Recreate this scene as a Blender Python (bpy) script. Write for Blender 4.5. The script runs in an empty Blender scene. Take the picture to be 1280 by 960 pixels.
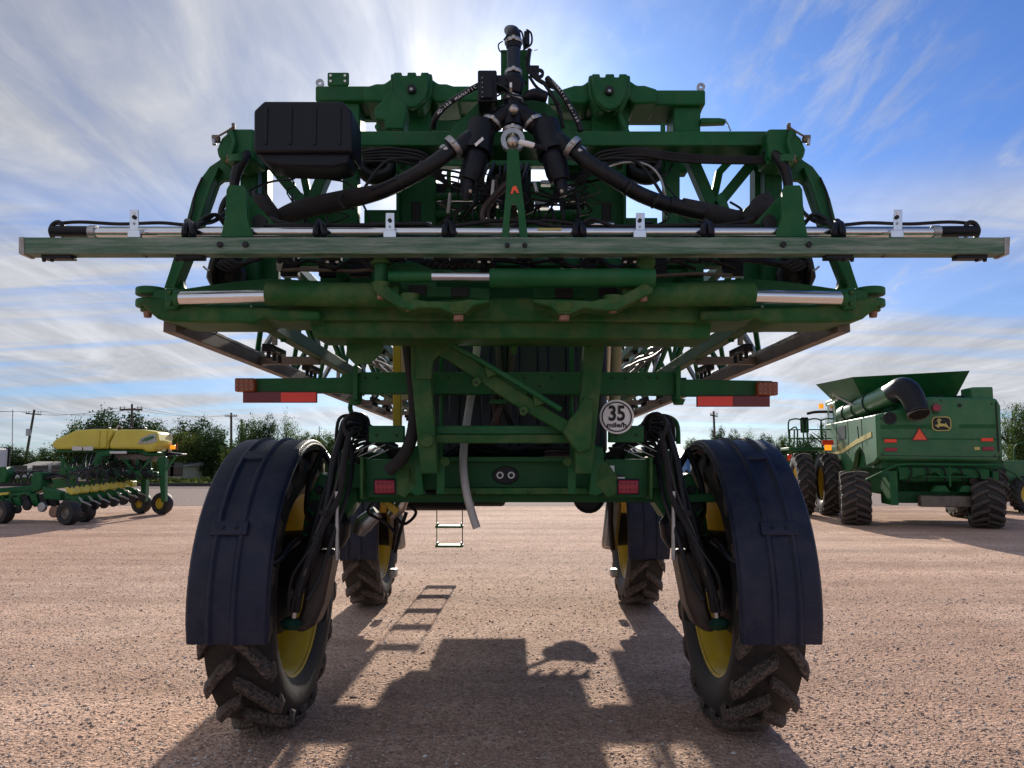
import bpy, math, random
import numpy as np
from mathutils import Vector as V, Matrix
R = math.radians
random.seed(7)
sc = bpy.context.scene
COL = sc.collection
F, PT, H = 961.0, R(5.5), 1.84          # focal length in photo pixels, camera pitch, eye height
SUN_EL, SUN_AZ = R(21.5), R(1.5)        # sun ahead of the camera, azimuth to the right of +Y

def P(px, py, Y):
    """world point at distance Y along the line of sight of a photo pixel"""
    dx, dy = (px-640)/F, (480-py)/F
    d = V((dx, math.cos(PT)-dy*math.sin(PT), math.sin(PT)+dy*math.cos(PT)))
    return V((0, 0, H)) + d*(Y/d.y)

# ------------------------------------------------------------------ materials
def mat(name, col, rough=.5, metal=0., var=.25, scale=6., bump=0., bscale=60., dust=None, dustamt=.3, emit=None, coat=0., spec=.5, stretch=None):
    m = bpy.data.materials.new(name); m.use_nodes = True
    nt = m.node_tree; N = nt.nodes; L = nt.links
    b = N['Principled BSDF']
    b.inputs['Roughness'].default_value = rough; b.inputs['Metallic'].default_value = metal
    b.inputs['Specular IOR Level'].default_value = spec
    b.inputs['Coat Weight'].default_value = coat
    tc = N.new('ShaderNodeTexCoord')
    n1 = N.new('ShaderNodeTexNoise'); n1.inputs['Scale'].default_value = scale; n1.inputs['Detail'].default_value = 6; n1.inputs['Roughness'].default_value = .65
    src = tc.outputs['Object']
    if stretch:
        mp = N.new('ShaderNodeMapping'); mp.inputs['Scale'].default_value = stretch; L.new(src, mp.inputs[0]); src = mp.outputs[0]
    L.new(src, n1.inputs['Vector'])
    r = N.new('ShaderNodeMapRange'); r.inputs[1].default_value = .3; r.inputs[2].default_value = .7
    r.inputs[3].default_value = 1-var; r.inputs[4].default_value = 1+var
    L.new(n1.outputs['Fac'], r.inputs[0])
    mx = N.new('ShaderNodeMix'); mx.data_type = 'RGBA'; mx.blend_type = 'MULTIPLY'; mx.inputs[0].default_value = 1
    mx.inputs[6].default_value = (*col, 1); L.new(r.outputs[0], mx.inputs[7])
    out = mx.outputs[2]
    if dust:
        n2 = N.new('ShaderNodeTexNoise'); n2.inputs['Scale'].default_value = scale*2.3; n2.inputs['Detail'].default_value = 8; n2.inputs['Roughness'].default_value = .7
        L.new(src, n2.inputs['Vector'])
        r2 = N.new('ShaderNodeMapRange'); r2.inputs[1].default_value = .42; r2.inputs[2].default_value = .75; r2.inputs[3].default_value = 0; r2.inputs[4].default_value = dustamt
        L.new(n2.outputs['Fac'], r2.inputs[0])
        m2 = N.new('ShaderNodeMix'); m2.data_type = 'RGBA'; m2.inputs[7].default_value = (*dust, 1)
        L.new(r2.outputs[0], m2.inputs[0]); L.new(out, m2.inputs[6]); out = m2.outputs[2]
        rr = N.new('ShaderNodeMapRange'); rr.inputs[3].default_value = rough; rr.inputs[4].default_value = min(1, rough+.5)
        L.new(r2.outputs[0], rr.inputs[0]); L.new(rr.outputs[0], b.inputs['Roughness'])
    L.new(out, b.inputs['Base Color'])
    if bump:
        n3 = N.new('ShaderNodeTexNoise'); n3.inputs['Scale'].default_value = bscale; n3.inputs['Detail'].default_value = 4
        L.new(tc.outputs['Object'], n3.inputs['Vector'])
        bp = N.new('ShaderNodeBump'); bp.inputs['Strength'].default_value = bump; bp.inputs['Distance'].default_value = .01
        L.new(n3.outputs['Fac'], bp.inputs['Height']); L.new(bp.outputs[0], b.inputs['Normal'])
    if emit:
        b.inputs['Emission Color'].default_value = (*emit[:3], 1); b.inputs['Emission Strength'].default_value = emit[3]
    return m

M = {}
DUST = (.26, .2, .15)
M['green'] = mat('green_paint', (.005, .096, .025), .48, spec=.28, var=.22, scale=3, dust=DUST, dustamt=.10)
M['green2'] = mat('green_paint_dusty', (.012, .090, .018), .55, spec=.28, var=.3, scale=3, dust=(.22, .19, .09), dustamt=.42)
M['worn'] = mat('worn_green_bar', (.06, .14, .08), .5, var=.25, scale=4, dust=(.34, .38, .33), dustamt=1.0, stretch=(.35, 1, 5))
M['chrome'] = mat('chrome', (.75, .76, .78), .2, 1, var=.03)
M['alu'] = mat('stainless_tube', (.72, .73, .75), .2, 1, var=.06, scale=10)
M['steel'] = mat('steel', (.42, .42, .42), .4, .85, var=.2, scale=12)
M['galv'] = mat('galvanised_rail', (.42, .42, .40), .42, .6, var=.2, scale=5, dust=(.2, .13, .09), dustamt=.8)
M['rail'] = mat('dirty_rail', (.16, .13, .11), .5, .3, var=.3, scale=5, dust=(.28, .22, .17), dustamt=.6)
M['shield'] = mat('heat_shield_metal', (.07, .055, .05), .45, .5, var=.2, scale=4)
M['bolt'] = mat('rusty_bolt', (.30, .17, .12), .6, .4, var=.4, scale=30)
M['black'] = mat('black_plastic', (.006, .007, .012), .42, spec=.3, var=.25, scale=5, bump=.15, bscale=40)
M['fender'] = mat('fender_plastic', (.007, .012, .034), .5, var=.35, scale=2.5, dust=(.13, .11, .11), dustamt=.22, spec=.35, bump=.35, bscale=90)
M['navy'] = mat('navy_tank', (.005, .008, .026), .4, var=.2, scale=2)
M['hose'] = mat('hose_rubber', (.006, .006, .008), .42, spec=.35, var=.3, scale=9, dust=(.05, .045, .045), dustamt=.3)
M['hoseb'] = mat('brown_hose', (.05, .03, .022), .5, var=.3, scale=9)
M['sleeve'] = mat('hose_sleeve', (.02, .017, .018), .75, var=.3, scale=14, bump=.8, bscale=200)
M['clear'] = mat('white_hose', (.42, .40, .38), .45, var=.12, scale=10)
M['rubber'] = mat('tyre_rubber', (.007, .007, .008), .6, var=.3, scale=5, dust=(.11, .085, .07), dustamt=.3, bump=.3, bscale=50)
M['lug'] = mat('tread_lug_rubber', (.014, .013, .013), .75, var=.35, scale=24, dust=(.30, .22, .175), dustamt=.8, bump=.25, bscale=60)
M['yellow'] = mat('yellow_rim', (.62, .42, .015), .38, var=.12, scale=4, dust=DUST, dustamt=.25)
M['yplas'] = mat('yellow_plastic', (.62, .52, .06), .4, var=.08, scale=2, dust=(.5, .42, .2), dustamt=.3)
M['cream'] = mat('cream_pipe', (.55, .42, .28), .5, var=.12, scale=6)
M['red'] = mat('red_reflector', (.95, .05, .02), .25, var=.05)
M['dred'] = mat('dark_red_reflector', (.16, .006, .012), .25, var=.08)
M['lred'] = mat('red_lens', (.30, .006, .03), .2, var=.1)
M['amber'] = mat('amber_lens', (.30, .06, .01), .2, var=.2, scale=40)
M['lamp'] = mat('amber_lamp', (.8, .3, .02), .3, emit=(1, .35, .02, .6))
M['white'] = mat('white_sticker', (.90, .88, .86), .5, var=.05)
M['ink'] = mat('black_ink', (.008, .008, .009), .6, var=0)
M['orange'] = mat('orange_triangle', (.95, .10, .03), .4, var=.03)
M['brass'] = mat('fitting_metal', (.5, .45, .4), .3, .9, var=.1, scale=20)
M['glass'] = mat('cab_glass', (.02, .025, .03), .06, var=.05)
M['wood'] = mat('pole_wood', (.10, .075, .055), .85, var=.35, scale=3)
M['wire'] = mat('cable', (.03, .03, .035), .6)
M['bark'] = mat('bark', (.06, .045, .035), .9, var=.4, scale=3)
M['cgreen'] = mat('combine_green', (.018, .135, .042), .42, var=.15, scale=1.2, dust=DUST, dustamt=.22)
M['cyel'] = mat('combine_yellow_stripe', (.55, .46, .12), .4)

def leafmat(name, a, b2):
    m = bpy.data.materials.new(name); m.use_nodes = True; nt = m.node_tree; N = nt.nodes; L = nt.links
    N.remove(N['Principled BSDF']); out = N['Material Output']
    g = N.new('ShaderNodeNewGeometry'); cr = N.new('ShaderNodeValToRGB')
    cr.color_ramp.elements[0].color = (*a, 1); cr.color_ramp.elements[1].color = (*b2, 1)
    L.new(g.outputs['Random Per Island'], cr.inputs[0])
    d = N.new('ShaderNodeBsdfDiffuse'); t = N.new('ShaderNodeBsdfTranslucent'); mx = N.new('ShaderNodeMixShader'); mx.inputs[0].default_value = .35
    L.new(cr.outputs[0], d.inputs[0]); L.new(cr.outputs[0], t.inputs[0]); L.new(d.outputs[0], mx.inputs[1]); L.new(t.outputs[0], mx.inputs[2])
    L.new(mx.outputs[0], out.inputs[0]); return m
M['leaf'] = leafmat('leaves_mid', (.04, .075, .025), (.14, .20, .06))
M['leafd'] = leafmat('leaves_dark', (.022, .042, .018), (.075, .12, .04))
M['leafy'] = leafmat('leaves_olive', (.05, .075, .02), (.14, .17, .05))

# ------------------------------------------------------------------ mesh builder
class MB:
    def __init__(s): s.v = []; s.f = []; s.sm = []
    def add(s, vs, fs, smooth=False):
        o = len(s.v); s.v += [tuple(p) for p in vs]
        for f in fs: s.f.append(tuple(i+o for i in f)); s.sm.append(smooth)
        return s
    def hexa(s, q): return s.add(q, [(0,3,2,1),(4,5,6,7),(0,1,5,4),(1,2,6,5),(2,3,7,6),(3,0,4,7)])
    def box(s, c, size, rot=None):
        hx, hy, hz = (k/2 for k in size); c = V(c)
        q = [V(p) for p in ((-hx,-hy,-hz),(hx,-hy,-hz),(hx,hy,-hz),(-hx,hy,-hz),(-hx,-hy,hz),(hx,-hy,hz),(hx,hy,hz),(-hx,hy,hz))]
        if rot is not None: q = [rot @ p for p in q]
        return s.hexa([p+c for p in q])
    def beam(s, a, b, w, h, up=(0,0,1)):
        a, b = V(a), V(b); d = (b-a).normalized(); u = V(up)
        if abs(d.dot(u)) > .98: u = V((0,1,0))
        x = d.cross(u).normalized(); z = x.cross(d).normalized()
        q = [p+x*i*w/2+z*j*h/2 for p in (a, b) for (i, j) in ((-1,-1),(1,-1),(1,1),(-1,1))]
        return s.hexa(q)
    def prism(s, pts, ext):
        n = len(pts); pts = [V(p) for p in pts]; e = V(ext)
        fs = [tuple(range(n)), tuple(range(2*n-1, n-1, -1))] + [(i, i+n, (i+1) % n+n, (i+1) % n) for i in range(n)]
        return s.add(pts+[p+e for p in pts], fs)
    def tube(s, pts, r, n=10, curve=True, smooth=True):
        pts = [V(p) for p in pts]; k = len(pts)
        rs = list(r) if isinstance(r, (list, tuple)) else [r]*k
        if curve and k > 2:
            q, rr = [], []
            for i in range(k-1):
                p0, p1, p2, p3 = pts[max(i-1,0)], pts[i], pts[i+1], pts[min(i+2,k-1)]
                for t in range(5):
                    t /= 5
                    q.append(.5*((2*p1)+(p2-p0)*t+(2*p0-5*p1+4*p2-p3)*t*t+(3*p1-p0-3*p2+p3)*t**3)); rr.append(rs[i]*(1-t)+rs[i+1]*t)
            q.append(pts[-1]); rr.append(rs[-1]); pts, rs = q, rr
        vs = []; nrm = None
        for i, p in enumerate(pts):
            d = (pts[min(i+1,len(pts)-1)]-pts[max(i-1,0)])
            if d.length < 1e-9: d = V((0,0,1))
            d.normalize()
            if nrm is None: nrm = d.orthogonal().normalized()
            nrm = (nrm-d*nrm.dot(d))
            nrm = nrm.normalized() if nrm.length > 1e-6 else d.orthogonal().normalized()
            bi = d.cross(nrm)
            for j in range(n):
                a = 2*math.pi*j/n; vs.append(p+(nrm*math.cos(a)+bi*math.sin(a))*rs[i])
        o = len(s.v); s.v += [tuple(p) for p in vs]
        for i in range(len(pts)-1):
            for j in range(n):
                s.f.append((o+i*n+j, o+i*n+(j+1) % n, o+(i+1)*n+(j+1) % n, o+(i+1)*n+j)); s.sm.append(smooth)
        s.f.append(tuple(o+j for j in range(n-1,-1,-1))); s.sm.append(False)
        e = o+(len(pts)-1)*n; s.f.append(tuple(e+j for j in range(n))); s.sm.append(False)
        return s
    def cyl(s, a, b, r, r2=None, n=20): return s.tube([a, b], [r, r2 if r2 is not None else r], n, False)
    def lathe(s, prof, o, axis=(1,0,0), n=48, closed=True, smooth=True):
        ax = V(axis).normalized(); x = ax.orthogonal().normalized(); y = ax.cross(x); o = V(o)
        b0 = len(s.v); k = len(prof)
        for j in range(n):
            a = 2*math.pi*j/n; d = x*math.cos(a)+y*math.sin(a)
            s.v += [tuple(o+ax*p[0]+d*p[1]) for p in prof]
        for j in range(n):
            for i in range(k if closed else k-1):
                s.f.append((b0+j*k+i, b0+j*k+(i+1) % k, b0+((j+1) % n)*k+(i+1) % k, b0+((j+1) % n)*k+i)); s.sm.append(smooth)
        return s
    def ball(s, c, r, n=12, sq=(1,1,1)):
        c = V(c); o = len(s.v); m = n//2
        for i in range(m+1):
            t = math.pi*i/m
            for j in range(n):
                a = 2*math.pi*j/n; s.v.append((c.x+r*sq[0]*math.sin(t)*math.cos(a), c.y+r*sq[1]*math.sin(t)*math.sin(a), c.z+r*sq[2]*math.cos(t)))
        for i in range(m):
            for j in range(n): s.f.append((o+i*n+j, o+(i+1)*n+j, o+(i+1)*n+(j+1) % n, o+i*n+(j+1) % n)); s.sm.append(True)
        return s
    def build(s, name, m, parent=None, bev=0., seg=2):
        vs = np.array(s.v, dtype=np.float64)
        c = (vs.min(0)+vs.max(0))/2
        me = bpy.data.meshes.new(name); me.from_pydata((vs-c).tolist(), [], s.f)
        me.polygons.foreach_set('use_smooth', s.sm); me.update()
        me.set_sharp_from_angle(angle=R(38))
        o = bpy.data.objects.new(name, me); COL.objects.link(o)
        me.materials.append(M[m] if isinstance(m, str) else m)
        base = V((0,0,0))
        if parent is not None: o.parent = parent; base = W[parent.name]
        o.location = V(c)-base; W[o.name] = V(c)
        if bev:
            b = o.modifiers.new('bevel', 'BEVEL'); b.width = bev; b.segments = seg; b.limit_method = 'ANGLE'; b.angle_limit = R(35)
        return o
W = {}
def tag(o, label=None, cat=None, group=None, kind=None):
    if label: o['label'] = label
    if cat: o['category'] = cat
    if group: o['group'] = group
    if kind: o['kind'] = kind
    return o
def thing(name, label, cat, loc=(0,0,0), group=None):
    o = bpy.data.objects.new(name, None); COL.objects.link(o); o.location = loc; W[o.name] = V(loc)
    return tag(o, label, cat, group)
def sub(name, parent, loc):
    o = bpy.data.objects.new(name, None); COL.objects.link(o); o.parent = parent
    o.location = V(loc)-W[parent.name]; W[o.name] = V(loc); return o
def copy_tree(o, parent=None):
    c = o.copy(); COL.objects.link(c); c.parent = parent
    if o.name in W: W[c.name] = W[o.name]
    for ch in list(o.children): copy_tree(ch, c)
    return c
def text_mesh(txt, size, m, parent, origin, xdir, zdir, name='lettering', depth=.001, sx=1., bold=0.):
    cu = bpy.data.curves.new('t', 'FONT'); cu.body = txt; cu.size = size; cu.align_x = 'CENTER'; cu.align_y = 'CENTER'; cu.extrude = depth; cu.offset = bold; cu.resolution_u = 3
    t = bpy.data.objects.new('t', cu); COL.objects.link(t); dg = bpy.context.evaluated_depsgraph_get(); dg.update()
    me = bpy.data.meshes.new_from_object(t.evaluated_get(dg)); bpy.data.objects.remove(t); bpy.data.curves.remove(cu)
    x = V(xdir).normalized(); z = V(zdir).normalized(); n = x.cross(z)
    b = MB(); b.add([V(origin)+x*v.co.x*sx+z*v.co.y+n*v.co.z for v in me.vertices], [tuple(p.vertices) for p in me.polygons])
    bpy.data.meshes.remove(me)
    return b.build(name, m, parent)

# traced-in-place helpers: outlines get their own distance and thickness
def plate(name, pts, Y, th, m, parent, bev=.006):
    return MB().prism([P(x, y, Y) for x, y in pts], (0, th, 0)).build(name, m, parent, bev)
def rect(name, x0, y0, x1, y1, Y, th, m, parent, bev=.006):
    return plate(name, [(x0,y1),(x1,y1),(x1,y0),(x0,y0)], Y, th, m, parent, bev)
def band(name, pts, w, Y, th, m, parent, bev=.006):
    """pixel polyline of width w(px) turned into a plate"""
    ws = w if isinstance(w, (list, tuple)) else [w]*len(pts)
    a, b = [], []
    for i, (x, y) in enumerate(pts):
        x0, y0 = pts[max(i-1,0)]; x1, y1 = pts[min(i+1,len(pts)-1)]
        dx, dy = x1-x0, y1-y0; l = math.hypot(dx, dy); nx, ny = -dy/l, dx/l
        a.append((x+nx*ws[i]/2, y+ny*ws[i]/2)); b.append((x-nx*ws[i]/2, y-ny*ws[i]/2))
    return plate(name, a+b[::-1], Y, th, m, parent, bev)
def hose(name, pts, rpx, m, parent, n=8, curve=True):
    """pts (px, py, Y); radius in photo pixels"""
    q = [P(*p) for p in pts]; r = [k*p[2]/F for k, p in zip(rpx if isinstance(rpx, (list, tuple)) else [rpx]*len(pts), pts)]
    return MB().tube(q, r, n, curve).build(name, m, parent)
def rod(name, x0, y0, x1, y1, Y, rpx, m, parent, Y1=None, n=18):
    return hose(name, [(x0,y0,Y),(x1,y1,Y1 or Y)], rpx, m, parent, n, False)
def disc(name, x, y, Y, rpx, m, parent, th=.03, n=20):
    c = P(x, y, Y); r = rpx*Y/F
    return MB().cyl(c, c+V((0,th,0)), r, n=n).build(name, m, parent, min(.004, r*.2))
SKY_STRENGTH, SUN_POWER, EXPO = .13, 4.3, .55
CLOUD_BASE, CLOUD_GLOW, CLOUD_CORE, SKY_TINT = 3.0, 3.5, 12.0, (.225, .37, .66, 1)
# ================================================================== THE SPRAYER
M['navygreen'] = mat('dark_green_cap', (.004, .035, .02), .6, spec=.3)
SP = thing('crop_sprayer', 'huge green high-clearance crop sprayer seen from behind, boom folded, standing on pink gravel', 'crop sprayer', (-.05, 5.5, 0))
XC = 638

# --- wheels ---------------------------------------------------------------
def tyre_mb(c, R0, w, side, nlug=20, rimr=.66, lug=.05):
    b = MB(); h = w/2
    prof = [(-.78*h, rimr*1.0), (-.86*h, rimr*1.04), (-1.0*h, rimr*1.16), (-1.03*h, rimr*1.28), (-.99*h, (R0-lug)*.93), (-.90*h, (R0-lug)*.985), (-.5*h, R0-lug), (0, R0-lug+.004),
            (.5*h, R0-lug), (.90*h, (R0-lug)*.985), (.99*h, (R0-lug)*.93), (1.03*h, rimr*1.28), (1.0*h, rimr*1.16), (.86*h, rimr*1.04), (.78*h, rimr*1.0)]
    b.lathe(prof, c, (1,0,0), 64, closed=True)
    return b
def lugs_into(b, c, R0, w, nlug, lug, flip=1):
    h = w/2; c = V(c)
    for sgn in (-1, 1):
        for k in range(nlug):
            t0 = 2*math.pi*(k+(.5 if sgn > 0 else 0))/nlug
            st = [(-.05, 0., R0), (.45, .10, R0), (.85, .24, R0-.006), (1.02, .30, R0-.03), (1.05, .32, R0-.12)]
            ring = []
            for (u, dt, r) in st:
                th = t0+flip*dt; wd = (.040+.020*u)/R0
                base = R0-lug-.02 if r > R0-.05 else r-.02
                xx = sgn*u*h; xb = xx if r > R0-.05 else sgn*.94*h
                for (aa, rr, x_) in ((th-wd*1.25, base, xb), (th-wd*.8, r, xx), (th+wd*.8, r, xx), (th+wd*1.25, base, xb)):
                    ring.append(c+V((x_, -math.cos(aa)*rr, math.sin(aa)*rr)))
            n = len(st); fs = []
            for i in range(n-1):
                for j in range(4): fs.append((i*4+j, i*4+(j+1) % 4, (i+1)*4+(j+1) % 4, (i+1)*4+j))
            fs += [(3,2,1,0), (4*(n-1), 4*(n-1)+1, 4*(n-1)+2, 4*(n-1)+3)]
            b.add(ring, fs)
def make_wheel(par, c, s, R0=.995, w=.42, nlug=18, rimr=.64, name='wheel', rimm='yellow', lug=.058):
    """s=-1 left wheel, +1 right wheel; dish opens towards the machine"""
    wl = sub(name, par, c)
    b = tyre_mb(c, R0, w, s, nlug, rimr, lug); b.build('tyre', 'rubber', wl)
    b = MB(); lugs_into(b, c, R0, w, nlug, lug, -1); b.build('tread', 'lug', wl, .008)
    h = w/2; k = rimr/.66; o = -s
    pr = [(.84*h, .69*k), (.80*h, .685*k), (.72*h, .64*k), (.5*h, .635*k), (.47*h, .60*k), (.30*h, .595*k), (.27*h, .575*k), (.1*h, .57*k), (-.15*h, .57*k), (-.18*h, .59*k), (-.3*h, .585*k), (-.55*h, .62*k), (-.80*h, .64*k), (-.86*h, .69*k), (-.80*h, .665*k), (-.6*h, .60*k), (-.35*h, .545*k), (.1*h, .545*k), (.5*h, .60*k), (.8*h, .67*k)]
    MB().lathe([(o*a, r) for a, r in pr], c, (1,0,0), 56).build('rim', rimm, wl)
    d = -o*.35*h
    MB().lathe([(d, .56*k), (d-o*.03, .40*k), (d-o*.05, .25*k), (d-o*.05, .02), (d-o*.08, .02), (d-o*.08, .25*k), (d-o*.06, .42*k), (d-o*.03, .57*k)], c, (1,0,0), 40).build('wheel_disc', rimm, wl)
    return wl

def fender(par, c, s, w, a0, a1, r=1.005, name='fender'):
    """curved mudguard about wheel centre c; angle 0 = towards camera, 90 = up"""
    c = V(c); n = 40; h = w/2
    # cross section across the width: edge lips and two raised ribs
    o_ = .12*s
    cs = [(-1, -.05), (-1, -.005), (-.95, .010), (-.80, .014), (o_-.40, .010), (o_-.35, .026), (o_-.28, .028), (o_-.20, .008), (o_+.20, .008), (o_+.28, .028), (o_+.35, .026), (o_+.40, .010), (.88, .014), (.96, .010), (1, -.005), (1, -.05)]
    b = MB(); k = len(cs); vs = []
    for i in range(n+1):
        a = R(a0+(a1-a0)*i/n)
        for th in (0, 1):
            for (u, dr) in (cs if not th else cs[::-1]):
                uu = u*h; rr = r+dr-(.012 if th else 0)
                if th: uu *= (.975 if abs(u) == 1 else 1)
                vs.append(c+V((uu, -math.cos(a)*rr, math.sin(a)*rr)))
    m2 = 2*k; fs = []
    for i in range(n):
        for j in range(m2): fs.append((i*m2+j, (i+1)*m2+j, (i+1)*m2+(j+1) % m2, i*m2+(j+1) % m2))
    fs.append(tuple(range(m2))); fs.append(tuple(n*m2+j for j in range(m2-1,-1,-1)))
    b.add(vs, fs)
    f = b.build(name, 'fender', par, .004)
    MB().tube([c+V((sx_*h, -math.cos(R(a_))*(r-.02), math.sin(R(a_))*(r-.02))) for sx_, a_ in [(-1, a1-2-(a1-a0-3)*i/24) for i in range(25)]+[(1, a0+1+(a1-a0-3)*i/24) for i in range(25)]], .009, 8, False).build('fender_bead', 'fender', f)
    def pad(a, ww, hh, m='fender', dx=o_*h, pr=.018, nm='fender_pad'):
        a = R(a); cc = c+V((dx, -math.cos(a)*(r+pr), math.sin(a)*(r+pr)))
        rot = Matrix.Rotation(-(a), 3, 'X')
        MB().box(cc, (ww, .03, hh), rot).build(nm, m, f, .008)
        return cc, rot
    cc, rot = pad(27, w*.46, .09)
    for sx in (-1, 1):
        MB().box(cc+rot @ V((sx*.04, -.015, 0)), (.02, .012, .02), rot).build('bolt', 'black', f, .003)
    pad(62, w*.30, .10, pr=.012)
    return f

HW = {}
for (Yw, xc, ht, nm) in ((5.58, -.045, 1.615, 'rear'), (10.0, -.105, 1.69, 'front')):
    for s in (-1, 1):
        c = V((xc+s*ht, Yw, .955)); HW[nm, s] = c
        make_wheel(SP, c, s, R0=.955, rimr=.63)
        fender(SP, c, s, .475, -11 if nm == 'rear' else -16, 118)

# --- legs, struts and hoses inboard of the rear wheels ---------------------
CW = 631.5
for s in (-1, 1):
    q = (lambda x: x) if s < 0 else (lambda x: 2*CW-x)
    # knee casting and vertical leg
    plate('leg_casting', [(q(x), y) for x, y in ((412,640),(408,600),(418,570),(432,558),(446,560),(446,625),(430,650))], 5.25, .28, 'green', SP, .02)
    MB().cyl(P(q(404),640,5.45), P(q(396),775,5.45), .085, .075).build('leg_strut', 'black', SP, .01)
    MB().cyl(P(q(404),700,5.5), P(q(404),700,5.5)+V((s*.30,0,0)), .22, .2, 32).build('wheel_motor', 'black', SP, .02)
    MB().tube([P(q(414),640,5.1), P(q(413),652,5.1), P(q(411),668,5.1), P(q(409),682,5.1)], [.09,.135,.135,.10], 20).build('air_spring', 'black', SP)
    plate('heat_shield', [(q(x), y) for x, y in ((388,690),(416,690),(414,705),(404,755),(392,783),(378,792),(366,790),(376,760))], 4.98, .25, 'shield', SP, .03)
    hose('suspension_hose', [(q(430),535,5.1),(q(418),575,5.05),(q(412),610,5.0),(q(404),650,4.95),(q(392),690,4.9),(q(376),730,4.85),(q(370),765,4.85)], [4,5.5,5,5.5,6,6,5], 'hose', SP, 12)
    hose('suspension_hose', [(q(426),548,5.12),(q(414),590,5.05),(q(402),630,5.0),(q(388),680,4.9),(q(372),730,4.82),(q(364),764,4.82)], 3.2, 'hose', SP)
    hose('suspension_hose', [(q(433),552,5.0),(q(420),610,4.95),(q(398),660,4.85),(q(380),720,4.78)], 2.2, 'hoseb', SP)
    hose('suspension_hose', [(q(437),540,5.0),(q(430),580,4.95),(q(424),620,4.9),(q(402),662,4.85),(q(386),700,4.8),(q(372),745,4.8)], [3.5,4,4,4,4,3], 'sleeve', SP)
    hose('suspension_hose', [(q(424),540,5.2),(q(440),560,5.1),(q(436),610,5.0),(q(420),660,4.9),(q(400),720,4.85),(q(384),750,4.8)], 3, 'hose', SP)
    hose('suspension_hose', [(q(444),528,5.3),(q(424),545,5.1),(q(423),600,5.0),(q(396),672,4.82),(q(366),720,4.8),(q(360),762,4.8)], 2.5, 'hose', SP)
    hose('steering_hose', [(q(404),562,5.6),(q(388),600,5.5),(q(384),640,5.4),(q(396),660,5.2)], 4, 'hose', SP)
    for k in range(4):
        y = 640+k*32
        MB().beam(P(q(404-k*9)-5,y,4.82), P(q(404-k*9)+5,y+2,4.82), .02, .03).build('hose_clip', 'black', SP, .003)
    rod('chrome_rod', q(368), 760, q(366), 776, 4.9, 4.2, 'chrome', SP)
    MB().tube([P(q(365),772,4.9), P(q(364),779,4.9), P(q(363),786,4.9)], [.035,.07,.045], 16).build('rod_end', 'navygreen', SP)
    MB().tube([P(q(330),706,4.75), P(q(348),700,4.8), P(q(362),684,4.9), P(q(372),676,5.1)], .022, 10).build('fender_bracket', 'black', SP)
    MB().tube([P(q(392),560,5.9), P(q(404),566,5.9), P(q(416),585,5.7)], .03, 10).build('fender_bracket', 'black', SP)
    plate('strut_bracket', [(q(x), y) for x, y in ((374,690),(379,650),(386,618),(400,590),(413,598),(412,650),(402,690))], 5.38, .2, 'green', SP, .02)
    for (x, y, r) in ((392,632,7),(386,662,6),(398,612,5)): disc('bracket_pin', q(x), y, 5.35, r, 'black', SP, .06)
    # crossing axle tube from leg to frame
    rect('axle_arm', min(q(425),q(470)), 574, max(q(425),q(470)), 626, 5.3, .3, 'green', SP, .01)
    MB().cyl(P(q(421),614,4.9), P(q(421),700,4.9), .014).build('hose_guide', 'steel', SP)
    # hose loops above
    for k in range(7):
        x0 = 420+k*3.5; yy = 530+k*5
        hose('leg_hose', [(q(x0),yy+22,5.15),(q(x0+4),yy-6,5.15),(q(x0+22),yy-10,5.2),(q(x0+45),yy+4,5.3),(q(x0+70),yy+18,5.4)], 1.7 if k % 2 else 2.2, 'hose' if k % 3 else 'sleeve', SP)
    hose('leg_hose', [(q(438),555,5.0),(q(430),530,5.0),(q(442),517,5.0),(q(455),525,5.1),(q(450),545,5.2)], 2.8, 'hose', SP)

for s in (-1, 1):
    c = HW['rear', s]
    MB().lathe([(0,.02),(0,.16),(.03,.26),(.10,.34),(.16,.36),(.16,.02)], c+V((-s*.14,0,0)), (s,0,0), 36, False).build('drive_hub', 'black', SP)
for s in (-1, 1):   # front legs
    c = HW['front', s]
    MB().cyl(c+V((-s*.30,0,.75)), c+V((-s*.26,-.02,-.2)), .085, .07).build('leg_strut', 'black', SP, .01)
    MB().cyl(c+V((-s*.32,0,-.02)), c+V((-s*.05,0,-.02)), .22, .2, 28).build('wheel_motor', 'black', SP, .02)
    MB().box(c+V((-s*.33,-.2,.05)), (.20,.12,.62), Matrix.Rotation(s*.12,3,'Y')).build('heat_shield', 'steel', SP, .05)
    MB().box(c+V((-s*.55,0,.78)), (.5,.4,.16)).build('axle_arm', 'green', SP, .02)
    for k in range(3):
        MB().tube([c+V((-s*(.6-.05*k),-.3,.8)), c+V((-s*(.42-.03*k),-.34,.55)), c+V((-s*(.36),-.32,.1)), c+V((-s*.33,-.3,-.25))], .02+.006*k, 8).build('suspension_hose', 'hose' if k else 'sleeve', SP)
    MB().box(c+V((-s*.30,-.15,-.55)), (.1,.16,.1)).build('rod_end', 'steel', SP, .02)

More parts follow.
